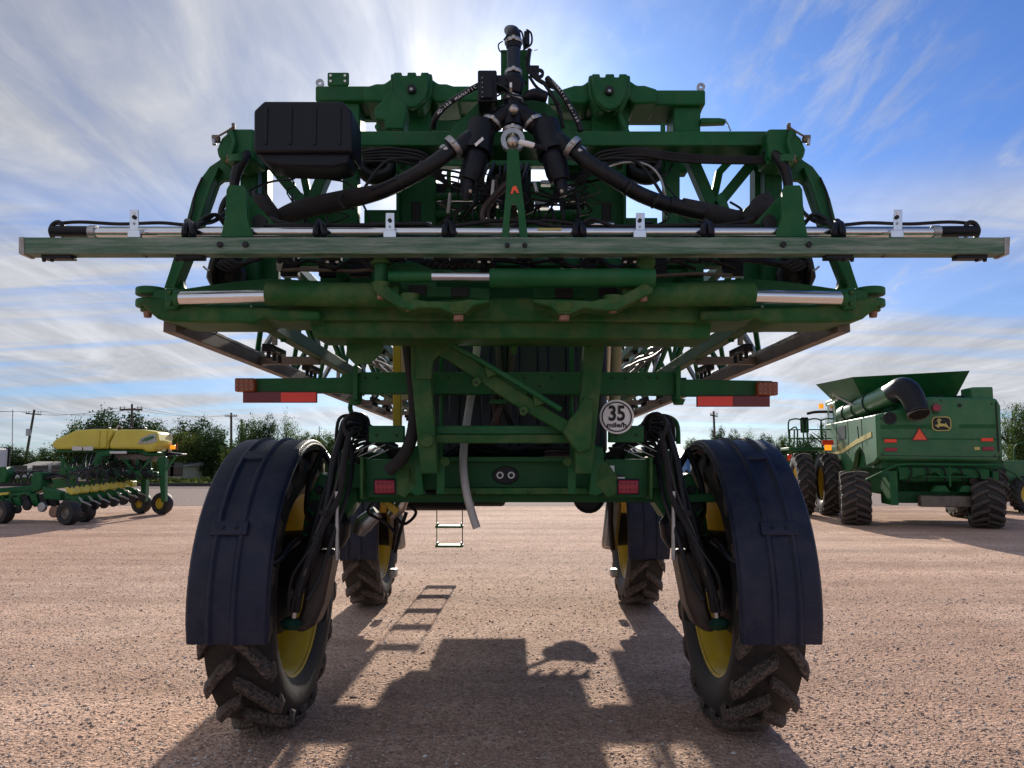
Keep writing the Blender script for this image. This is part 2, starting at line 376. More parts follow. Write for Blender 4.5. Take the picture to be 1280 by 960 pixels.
# --- chassis, tank, engine and cab body ------------------------------------
ch = MB().box((-.18, 8.8, 1.72), (.86, 6.8, .22)).build('chassis', 'green', SP, .02)
for s in (-1, 1):
    MB().box((-.05+s*.85, 5.55, 1.78), (.75, .3, .2)).build('axle_beam', 'green', SP, .02)
    MB().box((-.1+s*.85, 10.0, 1.76), (.9, .3, .2)).build('axle_beam', 'green', SP, .02)
rect('solution_tank', 520, 400, 760, 572, 5.75, 2.6, 'navy', SP, .06)
for x in (560, 600, 636, 672, 708): rect('tank_rib', x, 415, x+14, 565, 5.70, .05, 'navy', SP, .02)
MB().box((-.08, 9.9, 2.5), (1.5, 2.4, 1.2)).build('engine_hood', 'green', SP, .12)
cab = MB().prism([V((-.85,11.1,2.35)), V((-.85,12.7,2.35)), V((-.85,12.9,2.6)), V((-.85,12.5,3.35)), V((-.85,11.1,3.35))], (1.6,0,0)).build('cab', 'glass', SP, .08)
MB().box((-.05, 11.8, 3.42), (1.75, 1.8, .14)).build('cab_roof', 'green', cab, .05)
# things slung under the frame; ball lump and struts added to shape the shadow
MB().box((-.45, 9.6, 1.45), (.75, 1.2, .34)).build('fuel_tank', 'black', SP, .05)
MB().cyl((-.95,6.1,1.58), (-.30,6.1,1.58), .15).build('air_tank', 'black', SP, .03)
MB().cyl((.62,6.3,1.52), (.72,6.9,1.52), .13).build('air_tank', 'black', SP, .03)
MB().ball((.66, 11.2, 1.42), .17, 12, (1.15,1.6,.75)).ball((.50, 11.05, 1.40), .12, 10, (1.1,1.3,.8)).ball((.80,11.1,1.47), .11, 10, (1,1.2,.8)).build('shadow_lump', 'black', SP)
for k in range(4): MB().beam((.25+.14*k,10.0,1.30), (.35+.14*k,10.7,1.50), .03, .03).build('shadow_strut', 'green', SP)
MB().beam((.2,10.0,1.30), (.75,10.0,1.30), .04, .04).build('shadow_strut', 'green', SP)
MB().tube([V((.0,10.6,1.55)), V((.35,10.9,1.48)), V((.6,11.2,1.45))], .025, 8).build('hydraulic_hose', 'hose', SP)
# yellow ladder post and cream pipe either side of the tank
rect('ladder_post', 491, 425, 501, 534, 6.3, .08, 'yellow', SP)
rect('ladder_panel', 501, 425, 511, 500, 6.3, .05, 'cream', SP)
rod('filler_pipe', 771, 425, 768, 506, 6.0, 7, 'cream', SP)
rod('filler_pipe', 760, 425, 758, 500, 6.1, 4, 'clear', SP)

# boarding ladder hanging at the front
ld = sub('boarding_ladder', SP, P(562, 655, 12.4))
for s in (-1, 1):
    MB().cyl(P(562+s*16, 570, 12.4), P(562+s*16, 683, 12.4), .008, n=8).build('ladder_cable', 'green', ld)
for (y, dy) in ((572,0),(600,0),(628,0),(658,0),(682,0)):
    MB().box(P(562, y, 12.4), (.44, .22, .035)).build('rung', 'green', ld, .006)
    for k in (-1, 1): MB().box(P(562+k*15, y-2, 12.4), (.03, .2, .06)).build('rung_end', 'green', ld, .006)

# --- rear frame --------------------------------------------------------------
rect('cross_channel', 520, 575, 748, 612, 5.15, .12, 'green', SP, .008)
rect('channel_flange', 545, 610, 735, 618, 4.98, .34, 'green2', SP, .004)
rect('channel_flange', 545, 571, 720, 577, 5.05, .25, 'green', SP, .004)
rect('frame_beam', 400, 618, 905, 628, 5.3, .25, 'green', SP, .006)
# trunnion plates at the foot of the posts
for s in (-1, 1):
    q = (lambda x: x) if s < 0 else (lambda x: 2*633-x)
    plate('trunnion_plate', [(q(x),y) for x,y in ((512,560),(524,556),(530,618),(520,620),(508,612))], 4.9, .12, 'green', SP)
    plate('trunnion_plate', [(q(x),y) for x,y in ((546,575),(556,570),(556,618),(546,618))], 4.85, .05, 'green', SP)
    disc('pivot_pin', q(556), 577, 4.84, 6, 'green2', SP, .05)
    # block with tail lamp
    rect('end_bracket', min(q(453),q(510)), 574, max(q(453),q(510)), 622, 5.05, .2, 'green', SP)
    rect('end_bracket', min(q(427),q(454)), 580, max(q(427),q(454)), 610, 5.12, .15, 'green', SP)
    rect('end_bracket', min(q(450),q(454)), 571, max(q(450),q(454)), 624, 4.95, .2, 'green2', SP)
    plate('lamp_arm', [(q(x),y) for x,y in ((520,583),(508,575),(492,600),(492,616),(506,622),(522,606))], 4.9, .02, 'green2', SP)
    lamp = rect('tail_lamp', min(q(468),q(493)), 600, max(q(468),q(493)), 617, 4.88, .05, 'lred', SP, .008)
    rect('lamp_housing', min(q(466.5),q(494.5)), 598.5, max(q(466.5),q(494.5)), 618.5, 4.885, .06, 'black', lamp, .006)
    for i in range(4):
        for j in range(2):
            disc('lamp_cell', q(472+i*5.6), 604.5+j*8, 4.875, 1.7, 'dred', lamp, .008, 8)
    # bracket under the light bar
    rect('bracket_plate', min(q(461),q(505)), 532, max(q(461),q(505)), 553, 4.95, .06, 'green', SP)
    for xx in (470, 495): disc('bolt', q(xx), 544, 4.935, 1.4, 'ink', SP, .02, 8)
    # posts
    if s < 0:
        plate('frame_post', [(513,424),(541,424),(541,440),(538,470),(543,530),(547,592),(526,592),(521,540),(514,470)], 4.62, .14, 'green2', SP)
    else:
        plate('frame_post', [(731,424),(757,424),(752,470),(746,530),(740,592),(719,592),(720,540),(727,480)], 4.62, .14, 'green2', SP)
    disc('post_boss', 533 if s < 0 else 731, 550, 4.6, 9, 'green2', SP, .03)
    # inner thin uprights
    rect('frame_upright', min(q(549),q(553)), 425, max(q(549),q(553)), 575, 5.0, .1, 'green', SP)
# diagonal brace, two flanges
plate('diagonal_brace', [(520,424),(556,424),(566,432),(640,482),(700,520),(718,530),(718,550),(704,541),(640,504),(562,451),(548,444),(541,452),(539,474),(520,474)], 4.60, .10, 'green2', SP)
band('brace_flange', [(560,428),(600,450),(650,480),(702,512)], [5,6,6,6], 4.52, .1, 'green', SP)
for (x, y) in ((612,466),(672,502)): plate('brace_rib', [(x-7,y-14),(x+3,y-10),(x+9,y+2),(x-3,y+6)], 4.56, .06, 'green2', SP)
for (x, y) in ((596,478),(655,514)):
    plate('brace_tab', [(x-6,y-4),(x+2,y-9),(x+6,y),(x,y+6),(x-5,y+4)], 4.57, .03, 'green2', SP); disc('tab_hole', x-1, y, 4.565, 2, 'ink', SP, .01, 10)
plate('corner_gusset', [(730,496),(742,500),(738,562),(722,566),(712,552),(704,540),(712,524),(722,512)], 4.585, .11, 'green2', SP)
rect('cross_beam', 545, 532, 722, 543, 4.72, .2, 'green', SP)
rect('cross_beam', 545, 543, 722, 554, 4.70, .04, 'green2', SP)
# rear hoses on the frame
hose('frame_hose', [(508,425,4.8),(513,460,4.75),(518,510,4.75),(514,548,4.75),(503,572,4.8),(486,588,4.85)], [7,7,7,8,8,8], 'sleeve', SP, 14)
hose('drain_hose', [(597,424,5.3),(594,460,5.3),(588,500,5.3),(582,540,5.2),(579,580,5.0),(583,615,4.9),(591,645,4.9),(596,660,4.9)], 5, 'clear', SP, 14)
hose('hydraulic_hose', [(622,425,5.2),(625,470,5.1),(618,500,5.1),(625,540,5.2)], 4, 'hoseb', SP)
hose('hydraulic_hose', [(632,425,5.2),(629,480,5.1),(634,515,5.1),(640,530,5.2)], 4, 'hose', SP)
hose('hydraulic_hose', [(640,425,5.2),(636,470,5.15),(622,520,5.1),(612,540,5.2)], 5, 'hoseb', SP)
rect('hose_clamp', 612, 499, 634, 505, 5.0, .03, 'green', SP)
rect('short_tab', 639, 425, 646, 443, 4.9, .02, 'green2', SP)
# connector oval
ov = disc('connector_recess', 632, 594, 5.13, 11, 'black', SP, .03)
ov.scale.x = 1.5
for x in (625, 639):
    c = disc('connector', x, 594, 5.10, 5, 'steel', SP, .04)
    disc('connector_core', x, 594, 5.095, 2.6, 'ink', c, .02)
for (x, y) in ((593,616),(660,616),(590,479),(655,482),(675,482)): disc('bolt', x, y, 4.95 if y > 500 else 4.88, 1.5, 'ink', SP, .02, 8)
hose('dark_hydraulics', [(575,560,5.4),(600,553,5.3),(640,563,5.3),(680,556,5.4),(715,562,5.4)], 3, 'hose', SP)
for k in range(6): hose('hydraulic_hose', [(555+k*6,568,5.4),(580+k*14,556+k,5.35),(620+k*12,566-k,5.35),(700+k*3,558+k,5.4)], 2, 'hose', SP)

# --- light bar ---------------------------------------------------------------
lb = plate('light_bar', [(300,473),(425,472),(434,465),(842,465),(850,474),(966,476),(966,495),(850,495),(842,494),(434,492),(425,491),(300,490)], 4.95, .09, 'green', SP, .006)
for x in (456, 470, 560, 590, 656, 690, 766, 783, 812, 822): disc('bolt', x, 472, 4.935, 1.4, 'ink', lb, .02, 8)
for s, x in ((-1, 444), (1, 848)):
    rect('bar_clamp', x-3, 457, x+3, 500, 4.9, .14, 'green', lb)
    MB().cyl(P(x,499,4.97), P(x,506,4.97), .045, .03).build('clamp_foot', 'green', lb)
for s in (-1, 1):
    x0, x1 = (293, 318) if s < 0 else (947, 973); y0 = 472.5 if s < 0 else 477
    al = rect('marker_lamp', x0, y0, x1, y0+17, 4.90, .06, 'amber', SP, .008)
    for i in range(4):
        for j in range(3): disc('lamp_cell', x0+3.5+i*6, y0+3+j*5.5, 4.895, 1.8, 'bolt', al, .008, 8)
    ya = 490.5 if s < 0 else 495.5
    a, b_ = ((305, 351), (351, 395)) if s < 0 else ((916, 961), (872, 916))
    r_ = rect('reflector_strip', min(a[0],b_[0])-1.5, ya-1, max(a[1],b_[1])+1.5, ya+13, 4.935, .008, 'dred', SP, .002)
    rect('reflector_dark', a[0], ya, a[1], ya+12, 4.928, .006, 'dred', r_, .001)
    rect('reflector_red', b_[0], ya, b_[1], ya+12, 4.928, .006, 'red', r_, .001)

# --- speed sign ---------------------------------------------------------------
Ys = 4.80
sg = disc('speed_sign', 771, 521, Ys, 21.5, 'white', SP, .006, 48)
cs = P(771, 521, Ys-.003); rr_ = 19*Ys/F
MB().lathe([(-.002, rr_), (-.002, rr_*.92), (.002, rr_*.92), (.002, rr_)], cs, (0,-1,0), 48, smooth=False).build('sign_ring', 'ink', sg)
text_mesh('35', .13, 'ink', sg, P(771, 517.5, Ys-.004), (1,0,0), (0,0,1), 'sign_number', sx=.84, bold=.004)
text_mesh('mile/h', .042, 'ink', sg, P(771, 531.5, Ys-.004), (1,0,0), (0,0,1), 'sign_unit', sx=1.2, bold=.0012)
# warning stickers
st = rect('warning_sticker', 759, 582, 768, 591, 5.04, .004, 'white', SP, 0)
plate('warning_triangle', [(760.5,589.5),(766.5,589.5),(763.5,584)], 5.035, .003, 'ink', st, 0)
st = rect('label_sticker', 769, 594, 781, 600, 5.04, .004, 'white', SP, 0)
rect('sticker_band', 769, 594, 781, 596, 5.035, .003, 'ink', st, 0)
hose('lever', [(805,548,5.1),(812,535,5.1),(812,518,5.1),(800,532,5.0)], 1, 'hose', SP)
hose('air_pipe', [(818,522,5.4),(834,521,5.4),(846,530,5.4),(848,555,5.4)], 3, 'green', SP)
hose('air_pipe', [(440,500,5.4),(438,512,5.4),(447,528,5.4)], 3, 'green', SP)
for s in (-1, 1):
    q = (lambda x: x) if s < 0 else (lambda x: 2*633-x)
    for k in range(6):
        hose('axle_hose', [(q(505-k*3),560+k*3,5.1+.03*k),(q(480-k*3),560-k*4,5.15),(q(455),549+k*5,5.2),(q(435+k*2),556+k*7,5.15)], 1.6+.5*(k % 3), 'hose' if k % 3 else 'sleeve', SP)
    for k in range(3): rod('chrome_pipe', q(442+k*6), 566+k*5, q(476+k*5), 550+k*6, 5.08, .8, 'steel', SP)
    MB().cyl(P(q(455),528,5.3), P(q(432),534,5.4), .08, .07).build('steering_canister', 'black', SP, .03)
    MB().box(P(q(452),540,5.3), (.12,.14,.10)).build('valve_block', 'black', SP, .02)
# clutter under the left side
MB().tube([P(472,640,5.6),P(455,655,5.6),P(448,668,5.6)], [.05,.07,.04], 12).build('strainer', 'steel', SP)
MB().tube([P(505,622,5.6),P(498,636,5.6),P(488,646,5.6)], [.04,.05,.03], 12).build('strainer', 'brass', SP)
hose('hydraulic_hose', [(500,625,5.6),(520,640,5.7),(505,655,5.6),(490,640,5.6)], 2, 'hose', SP)
hose('hydraulic_hose', [(470,622,5.5),(460,640,5.5),(480,652,5.6),(496,668,5.6)], 2, 'hose', SP)
hose('hydraulic_hose', [(508,640,5.8),(500,665,5.8),(494,690,5.9)], 2.5, 'hose', SP)
MB().beam(P(480,626,5.5), P(497,640,5.5), .04, .05).build('bracket', 'yellow', SP, .01)

# --- the big lower linkage and fold cylinders -----------------------------------
lo = plate('lower_beam', [(385,400),(890,402),(888,424),(392,422)], 4.28, .32, 'green2', SP, .012)
plate('lower_cast', [(340,386),(400,377),(500,377),(560,372),(700,372),(780,377),(880,377),(945,388),(960,397),(900,403),(640,401),(380,400),(330,396)], 4.22, .40, 'green2', SP, .012)
for s in (-1, 1):
    q = (lambda x: x) if s < 0 else (lambda x: 2*XC-x)
    a = plate('fold_arm', [(q(x),y) for x,y in ((172,377),(182,370),(222,376),(260,382),(330,384),(400,388),(400,400),(352,401),(330,397),(318,404),(296,403),(250,403),(214,402),(196,398),(184,388))], 4.16, .34, 'green2', SP, .015)
    plate('arm_web', [(q(x),y) for x,y in ((222,362),(290,352),(340,348),(420,352),(420,380),(340,384),(222,384))], 4.42, .1, 'green', SP)
    for (y0, y1) in ((361,370),(374,386)):
        MB().cyl(P(q(190),(y0+y1)/2,4.25)+V((0,0,-.022)), P(q(190),(y0+y1)/2,4.25)+V((0,0,.022)), .085, n=24).build('knuckle', 'green', SP, .008)
    rect('knuckle_block', min(q(190),q(222)), 362, max(q(190),q(222)), 384, 4.18, .16, 'green', SP, .01)
    rect('clevis_plate', min(q(205),q(221)), 360, max(q(205),q(221)), 386, 4.12, .05, 'green', SP, .012)
    for y in (365, 379): disc('bolt', q(211), y, 4.105, 3, 'green2', SP, .02, 6)
    for (x, y, r) in ((185,390,6),(278,398,5)):
        c0 = P(q(x), y-3, 4.25)
        MB().cyl(c0, c0+V((0,0,-.045)), r*4.25/F, r*.75*4.25/F, 12).build('pivot_bolt', 'bolt', SP, .003)
        MB().cyl(c0+V((0,0,.01)), c0+V((0,0,-.012)), r*1.5*4.25/F, n=14).build('washer', 'green2', SP, .003)
    rod('fold_cylinder', q(334), 367.5, q(500), 369, 4.12, [15, 15.5], 'green2', SP, n=28)
    rod('cylinder_rod', q(222), 373, q(336), 370.5, 4.12, 8.6, 'chrome', SP, n=24)
    rod('rod_gland', q(219), 373, q(225), 373, 4.12, 10, 'green', SP)
for (x, y, r) in ((512,386,6.5),(573,398,8),(705,398,8),(766,388,6.5),(804,374,6),(476,371,6)):
    c0 = P(x, y-4, 4.04)
    MB().cyl(c0+V((0,0,.012)), c0, r*1.35*4.1/F, n=18).build('washer', 'green2', SP, .003)
    MB().cyl(c0, c0+V((0,0,-.03)), r*.85*4.1/F, n=6).build('pivot_bolt', 'bolt', SP, .003)
    MB().cyl(c0+V((0,0,.06)), c0+V((0,0,.01)), r*2.0*4.1/F, r*1.5*4.1/F, n=24).build('pivot_boss', 'green2', SP, .004)
# centre cylinder
rod('centre_cylinder', 612, 347.5, 818, 347.5, 4.02, 12, 'green', SP, n=28)
rod('cylinder_rod', 538, 346, 614, 346.5, 4.02, 6.6, 'chrome', SP)
rod('rod_eye', 486, 346, 540, 346, 4.02, 7, 'green', SP)
for (y0, y1) in ((321,331),(355,366)):
    c0 = P(476, y0, 4.1); c1 = P(476, y1, 4.1)
    MB().cyl(c0, c1, .058, n=24).build('clevis_ring', 'green2', SP, .006)
rod('clevis_pin', 476, 322, 476, 366, 4.1, 8.5, 'green', SP)
plate('curved_link', [(468,358),(484,357),(500,369),(530,376),(565,377),(585,374),(612,374),(612,378),(592,382),(580,392),(566,392),(548,385),(524,385),(514,388),(498,384),(470,367)], 4.0, .16, 'green2', SP, .01)
plate('curved_link', [(817,357),(816,366),(790,378),(772,388),(756,388),(730,385),(714,392),(698,392),(688,383),(667,378),(667,374),(700,374),(740,376),(780,368),(800,357)], 4.0, .16, 'green2', SP, .01)
plate('link_plate', [(485,320),(520,328),(545,338),(545,358),(612,360),(612,374),(520,370),(485,355)], 4.2, .03, 'green', SP)
plate('link_plate', [(667,360),(800,360),(800,372),(667,372)], 4.2, .03, 'green', SP)
for (x, y) in ((522,362),(575,365),(705,366),(760,365)): rect('slot', x-11, y-6, x+11, y+6, 4.185, .02, 'ink', SP, .004)
rect('back_beam', 400, 326, 880, 386, 4.7, .08, 'green', SP)
disc('knob', 808, 327, 4.1, 12, 'green2', SP, .05); 
plate('drop_tab', [(433,422),(478,422),(478,440),(462,455),(443,455),(433,445)], 4.5, .02, 'green2', SP)
# ================================================================== SPRAYER: boom centre frame (rear, above)
# nozzle bar
nb = rect('nozzle_bar', 23, 296.5, 1262, 317, 3.95, .09, 'worn', SP, .004)
nbB = nb
rect('bar_back_angle', 75, 283, 1200, 296, 4.16, .03, 'green', SP, .003)  # green angle bar behind the spray tube
rod('spray_tube', 112, 290.5, 1172, 290.5, 4.06, 6.2, 'alu', SP, n=24)
for s in (-1, 1):
    q = (lambda x: x) if s < 0 else (lambda x: 2*643-x)
    # boot, hose loop and end hose
    rod('tube_boot', q(66), 289, q(116), 289.5, 4.06, 7, 'black', SP)
    MB().cyl(P(q(112),290,4.06), P(q(121),290,4.06), .036, n=20).build('hose_band', 'steel', SP, .003)
    hose('end_hose', [(q(66),297,4.08),(q(63),288,4.06),(q(67),280,4.06),(q(74),278,4.06),(q(79),284,4.06),(q(78),296,4.08)], 3, 'hose', SP)
    hose('supply_cable', [(q(66),280,4.10),(q(100),277.5,4.1),(q(150),280,4.1),(q(200),278.5,4.1),(q(236),281,4.1),(q(258),275,4.12),(q(270),268,4.2),(q(278),276,4.25),(q(290),281,4.3)], 2.3, 'hose', SP)
    hose('supply_cable', [(q(244),284,4.08),(q(256),272,4.1),(q(270),269,4.15),(q(282),282,4.2)], 2.6, 'hose', SP)
    hose('supply_cable', [(q(240),290,4.05),(q(250),280,4.05),(q(268),276,4.2),(q(285),262,4.4),(q(292),240,4.5)], 3, 'hose', SP)
    # nozzle bodies below the bar
    for xn, w_ in ((70, 19), (236, 17)):
        nz = rect('nozzle_body', min(q(xn-w_),q(xn+w_)), 317, max(q(xn-w_),q(xn+w_)), 323, 3.97, .06, 'black', SP, .004)
        for k in (-15, -5, 6, 14):
            MB().cyl(P(q(xn+k),322,4.0), P(q(xn+k),327 if k % 2 else 325,4.0), .012, .009, 10).build('nozzle_tip', 'black', nz)
    plate('drip_tab', [(q(176),317),(q(184),317),(q(180),321)], 3.98, .03, 'rail', SP, 0)
    # tower plates standing on the bar
    pl = plate('tower_plate', [(q(276),296),(q(281),272),(q(283),237),(q(286),231.5),(q(304),231.5),(q(308),237),(q(309),272),(q(316),296)], 4.0, .02, 'green', SP, .002)
    plate('tower_gusset', [(q(309),243),(q(318),252),(q(352),290),(q(352),296),(q(311),296)], 4.12, .02, 'green', SP, .004)
    MB().cyl(P(q(324),277,4.1), P(q(324),277,4.1)+V((0,.02,0)), .04, n=20).build('gusset_hole', 'ink', SP)
    for x in (274, 306): disc('bar_bolt', q(x), 305, 3.935, 4.2, 'ink', nb, .02, 6)
    plate('end_cap', [(q(23),296),(q(30),296),(q(30),318),(q(24),318)], 3.945, .1, 'galv', nb, .003)
for x in (167, 487, 800, 1122):
    y = 262 if x in (167, 1122) else 266
    lb_ = rect('angle_bracket', x-5, y, x+6, 288, 4.0, .006, 'alu', SP, .002)
    rect('bracket_foot', x-8, 287, x+8, 297, 3.985, .03, 'alu', lb_, .004)
    disc('bracket_bolt', x, y+9, 3.99, 2.6, 'ink', lb_, .01, 12)
    rect('bracket_slot', x-1, y+3, x+1.5, y+7, 3.997, .004, 'white', lb_, 0)
    disc('bracket_hole', x, y+17, 3.995, 1.6, 'steel', lb_, .004, 10)
for x in (236, 400, 561, 724, 884, 1048):
    MB().tube([P(x-4,298,4.02),P(x-5,290,3.99),P(x-3,282,4.02),P(x+3,280,4.08)], .019, 8).build('rubber_strap', 'black', SP)
    MB().tube([P(x+5,298,4.02),P(x+5,290,3.99),P(x+3,282,4.02),P(x-2,277,4.08)], .019, 8).build('rubber_strap', 'black', SP)
hose('bar_cable', [(330,281,4.1),(360,284,4.1),(400,282,4.1),(440,281.5,4.1),(520,280,4.1),(535,281,4.1),(548,287,4.1),(562,286,4.1),(566,279,4.1)], 2.6, 'hose', SP)
hose('bar_cable', [(300,270,4.2),(330,280,4.15),(380,281,4.1),(470,283,4.12),(560,284,4.12)], 2, 'hose', SP)
hose('bar_cable', [(560,284,4.1),(600,278,4.12),(630,276,4.14),(665,278,4.12),(700,284,4.1),(722,282,4.1),(738,274,4.1),(756,279,4.1),(775,283,4.1),(870,281,4.1),(900,283,4.1),(950,282,4.12)], 2.6, 'hose', SP)
hose('bar_cable', [(640,284,4.14),(680,276,4.14),(720,280,4.12),(745,283,4.12),(860,284,4.12),(930,278,4.2)], 2, 'hose', SP)
rect('bar_sticker', 672, 285, 702, 288, 4.03, .003, 'cyel', SP, 0)
# A frame in the middle
plate('mast_leg', [(634,186),(648,186),(652,230),(660,297),(650,297),(647,262),(645,255),(640,255),(638,262),(636,297),(627,297),(633,230)], 3.98, .02, 'green', SP, .002)
em = plate('red_emblem', [(638,242),(641,233),(645,232),(649,241),(646,241),(644,238),(642,238),(641,242)], 3.974, .003, 'orange', SP, 0)
for x in (634, 656): disc('bar_bolt', x, 306, 3.935, 3.5, 'ink', nb, .02, 6)

# --- pivot towers (curved arms) -------------------------------------------------
for s in (-1, 1):
    q = (lambda x: x) if s < 0 else (lambda x: 2*639-x)
    plate('pivot_arm', [(q(x),y) for x,y in ((274,200),(285,186),(302,200),(300,216),(287,224),(277,225),(272,229),(264,252),(254,279),(246,305),(238,325),(228,350),(230,360),(240,364),(280,364),(280,372),(205,372),(204,362),(212,338),(222,305),(232,279),(240,248),(250,224),(262,208))], 4.62, .05, 'green', SP, .005)
    band('arm_rib', [(q(272),208),(q(262),232),(q(252),262),(q(243),290),(q(230),325),(q(216),358)], 4, 4.56, .07, 'green', SP, .004)
    hose('arm_cable', [(q(253),222,4.6),(q(244),243,4.6),(q(241),262,4.6),(q(236),280,4.6)], 1.6, 'hose', SP)
    # upper knuckle casting
    k = plate('knuckle_casting', [(q(x),y) for x,y in ((270,186),(276,172),(290,160),(318,160),(318,198),(296,205),(280,200),(272,196))], 4.42, .22, 'green', SP, .02)
    band('casting_web', [(q(288),162),(q(292),176),(q(286),198)], 5, 4.38, .2, 'green', SP)
    MB().cyl(P(q(288),196,4.45), P(q(288),203,4.45), .035, .028, 12).build('pivot_bolt', 'bolt', SP, .003)
    MB().cyl(P(q(297),196,4.40), P(q(297),205,4.40), .05, n=14).build('pivot_boss', 'green', SP, .004)
    hose('latch_rod', [(q(270),172,4.4),(q(284),164,4.4),(q(293),158,4.4)], 1.4, 'rail', SP, curve=False)
    rect('latch_pin', min(q(289),q(293)), 153, max(q(289),q(293)), 162, 4.4, .03, 'rail', SP)
    rect('latch_block', min(q(264),q(273)), 168, max(q(264),q(273)), 176, 4.4, .04, 'rail', SP)
    rod('latch_pin', q(267), 174, q(268), 181, 4.4, 2.5, 'steel', SP)
    hose('pivot_hose', [(q(322),190,4.5),(q(312),192,4.45),(q(304),200,4.4),(q(296),215,4.4),(q(293),235,4.4),(q(300),250,4.4)], [5,6,7,7,6,5], 'hose', SP, 10)
    hose('pivot_hose', [(q(296),240,4.5),(q(282),250,4.5),(q(276),268,4.5),(q(283),282,4.5)], 4, 'hose', SP)
    # hoses below the bar beside the arm
    for j in range(4):
        hose('loop_hose', [(q(330-j*5),322,4.45),(q(300-j*4),330+j*3,4.4),(q(284-j*5),326+j*2,4.4),(q(275-j*2),345,4.45),(q(280+j*4),362,4.5)], 2.6, 'hose', SP)
    hose('loop_hose', [(q(290),318,4.4),(q(272),322,4.4),(q(266),336,4.4),(q(268),352,4.45),(q(276),362,4.5)], 4, 'hose', SP)
    MB().tube([P(q(283),322,4.6),P(q(284),345,4.6),P(q(288),365,4.6)], [.09,.12,.08], 14).build('hose_bundle', 'hose', SP)
    hose('hook_rod', [(q(254),333,4.4),(q(262),338,4.4),(q(272),328,4.4)], 1.3, 'steel', SP)
    # boxes/plates behind bar
    rect('inner_post', min(q(300),q(322)), 205, max(q(300),q(322)), 365, 4.68, .1, 'green', SP)
    rect('inner_panel', min(q(283),q(348)), 320, max(q(283),q(348)), 366, 4.8, .06, 'green', SP)
    disc('panel_hole', q(318), 340, 4.795, 3, 'ink', SP, .01, 12)
    rect('inner_post', min(q(316),q(334)), 196, max(q(316),q(334)), 290, 4.8, .12, 'green', SP)
    band('truss_diagonal', [(q(415),190),(q(384),262)], 14, 4.75, .1, 'green', SP)
    band('truss_diagonal', [(q(325),188),(q(382),258)], 13, 4.75, .1, 'green', SP)
    band('truss_diagonal', [(q(352),186),(q(378),214),(q(388),262)], 9, 4.86, .05, 'green', SP)
    rect('truss_post', min(q(428),q(447)), 183, max(q(428),q(447)), 290, 4.72, .1, 'green', SP)
    rect('truss_post', min(q(418),q(428)), 183, max(q(418),q(428)), 215, 4.9, .1, 'green', SP)
    plate('hook_plate', [(q(365),262),(q(371),246),(q(377),240),(q(382),246),(q(376),268),(q(368),270)], 4.5, .02, 'green', SP)
    MB().cyl(P(q(318),262,4.6), P(q(340),276,4.6), .10, .08, 18).build('damper', 'green', SP, .01)
    MB().tube([P(q(322),246,4.3),P(q(330),256,4.3),P(q(338),268,4.3),P(q(345),276,4.3)], [.03,.045,.045,.03], 12).build('braided_hose', 'sleeve', SP)
    hose('pivot_hose', [(q(318),240,4.35),(q(328),262,4.3),(q(350),278,4.25),(q(380),283,4.2)], 3.2, 'hose', SP)
    # central uprights with slots
    for (xa, xb) in ((497,549),):
        plate('mast_post', [(q(497),183),(q(545),183),(q(545),296),(q(497),296)], 4.95, .14, 'green', SP, .008)
        rect('mast_flange', min(q(495),q(499)), 183, max(q(495),q(499)), 296, 4.85, .1, 'green', SP)
        rect('mast_slot', min(q(514),q(526)), 252, max(q(514),q(526)), 280, 4.945, .02, 'ink', SP, .005)
    rect('hose_tab', min(q(499),q(507)), 182, max(q(499),q(507)), 216, 4.55, .02, 'green', SP)
    for y in (187, 198, 209): disc('tab_bolt', q(503), y, 4.535, 2, 'ink', SP, .01, 8)
    # lower chord pieces
    rect('chord_panel', min(q(318),q(447)), 262, max(q(318),q(447)), 283, 4.9, .05, 'green', SP)
    plate('chord_web', [(q(300),283),(q(560),283),(q(560),290),(q(300),290)], 4.7, .15, 'green', SP)
    MB().tube([P(q(455),196,5.0),P(q(452),210,5.0),P(q(466),222,5.0),P(q(488),216,5.0),P(q(492),200,5.0)], .05, 10).build('canister_hose', 'hose', SP)
    MB().ball(P(q(473),202,5.05), .09, 16, (1.3,1,.8)).build('accumulator', 'black', SP)
    rod('chrome_cylinder', q(511), 281, q(540), 281, 4.85, 4, 'chrome', SP)
    rod('rubber_cone', q(462), 283, q(475), 283, 4.85, 6, 'black', SP)
    for j in range(5):
        hose('rail_hose', [(q(452+j),190+j*3,4.52),(q(480),186+j*4,4.5),(q(505),187+j*4,4.5),(q(530),192+j*5,4.5),(q(548+j*4),210+j*6,4.55)], 2, 'hose', SP)
    hose('rail_hose', [(q(440),262,4.45),(q(462),225,4.45),(q(480),204,4.45),(q(500),198,4.45),(q(530),200,4.5)], 2.2, 'hose', SP)
for (x0, x1, s) in ((722, 985, 1),):
    for j in range(3):
        hose('rail_hose', [(760,190+j*3,4.52),(800,188+j*3,4.5),(850,193+j*4,4.5),(900,197+j*3,4.5),(950,197+j*3,4.5),(975,200,4.5),(988,215,4.5)], 2.6, 'hose', SP)
    hose('rail_hose', [(748,215,4.48),(775,204,4.48),(806,205,4.48),(824,220,4.48),(832,245,4.5)], 1.6, 'steel', SP)
rect('hose_tab', 959, 193, 967, 205, 4.45, .02, 'green', SP)
rect('lower_pod_left', 455, 262, 497, 290, 4.9, .08, 'green', SP)
rect('lower_pod_right', 781, 272, 822, 290, 4.9, .08, 'green', SP)
SP_ren = {'lower_pod_left': 'chord_panel', 'lower_pod_right': 'chord_panel', 'bar_back_angle': 'back_angle'}
for o in COL.objects:
    for a_, b_ in SP_ren.items():
        if o.name.startswith(a_): o.name = b_

# upper beam
ub = rect('upper_beam', 283, 163.5, 996, 182, 4.52, .24, 'green', SP, .008)

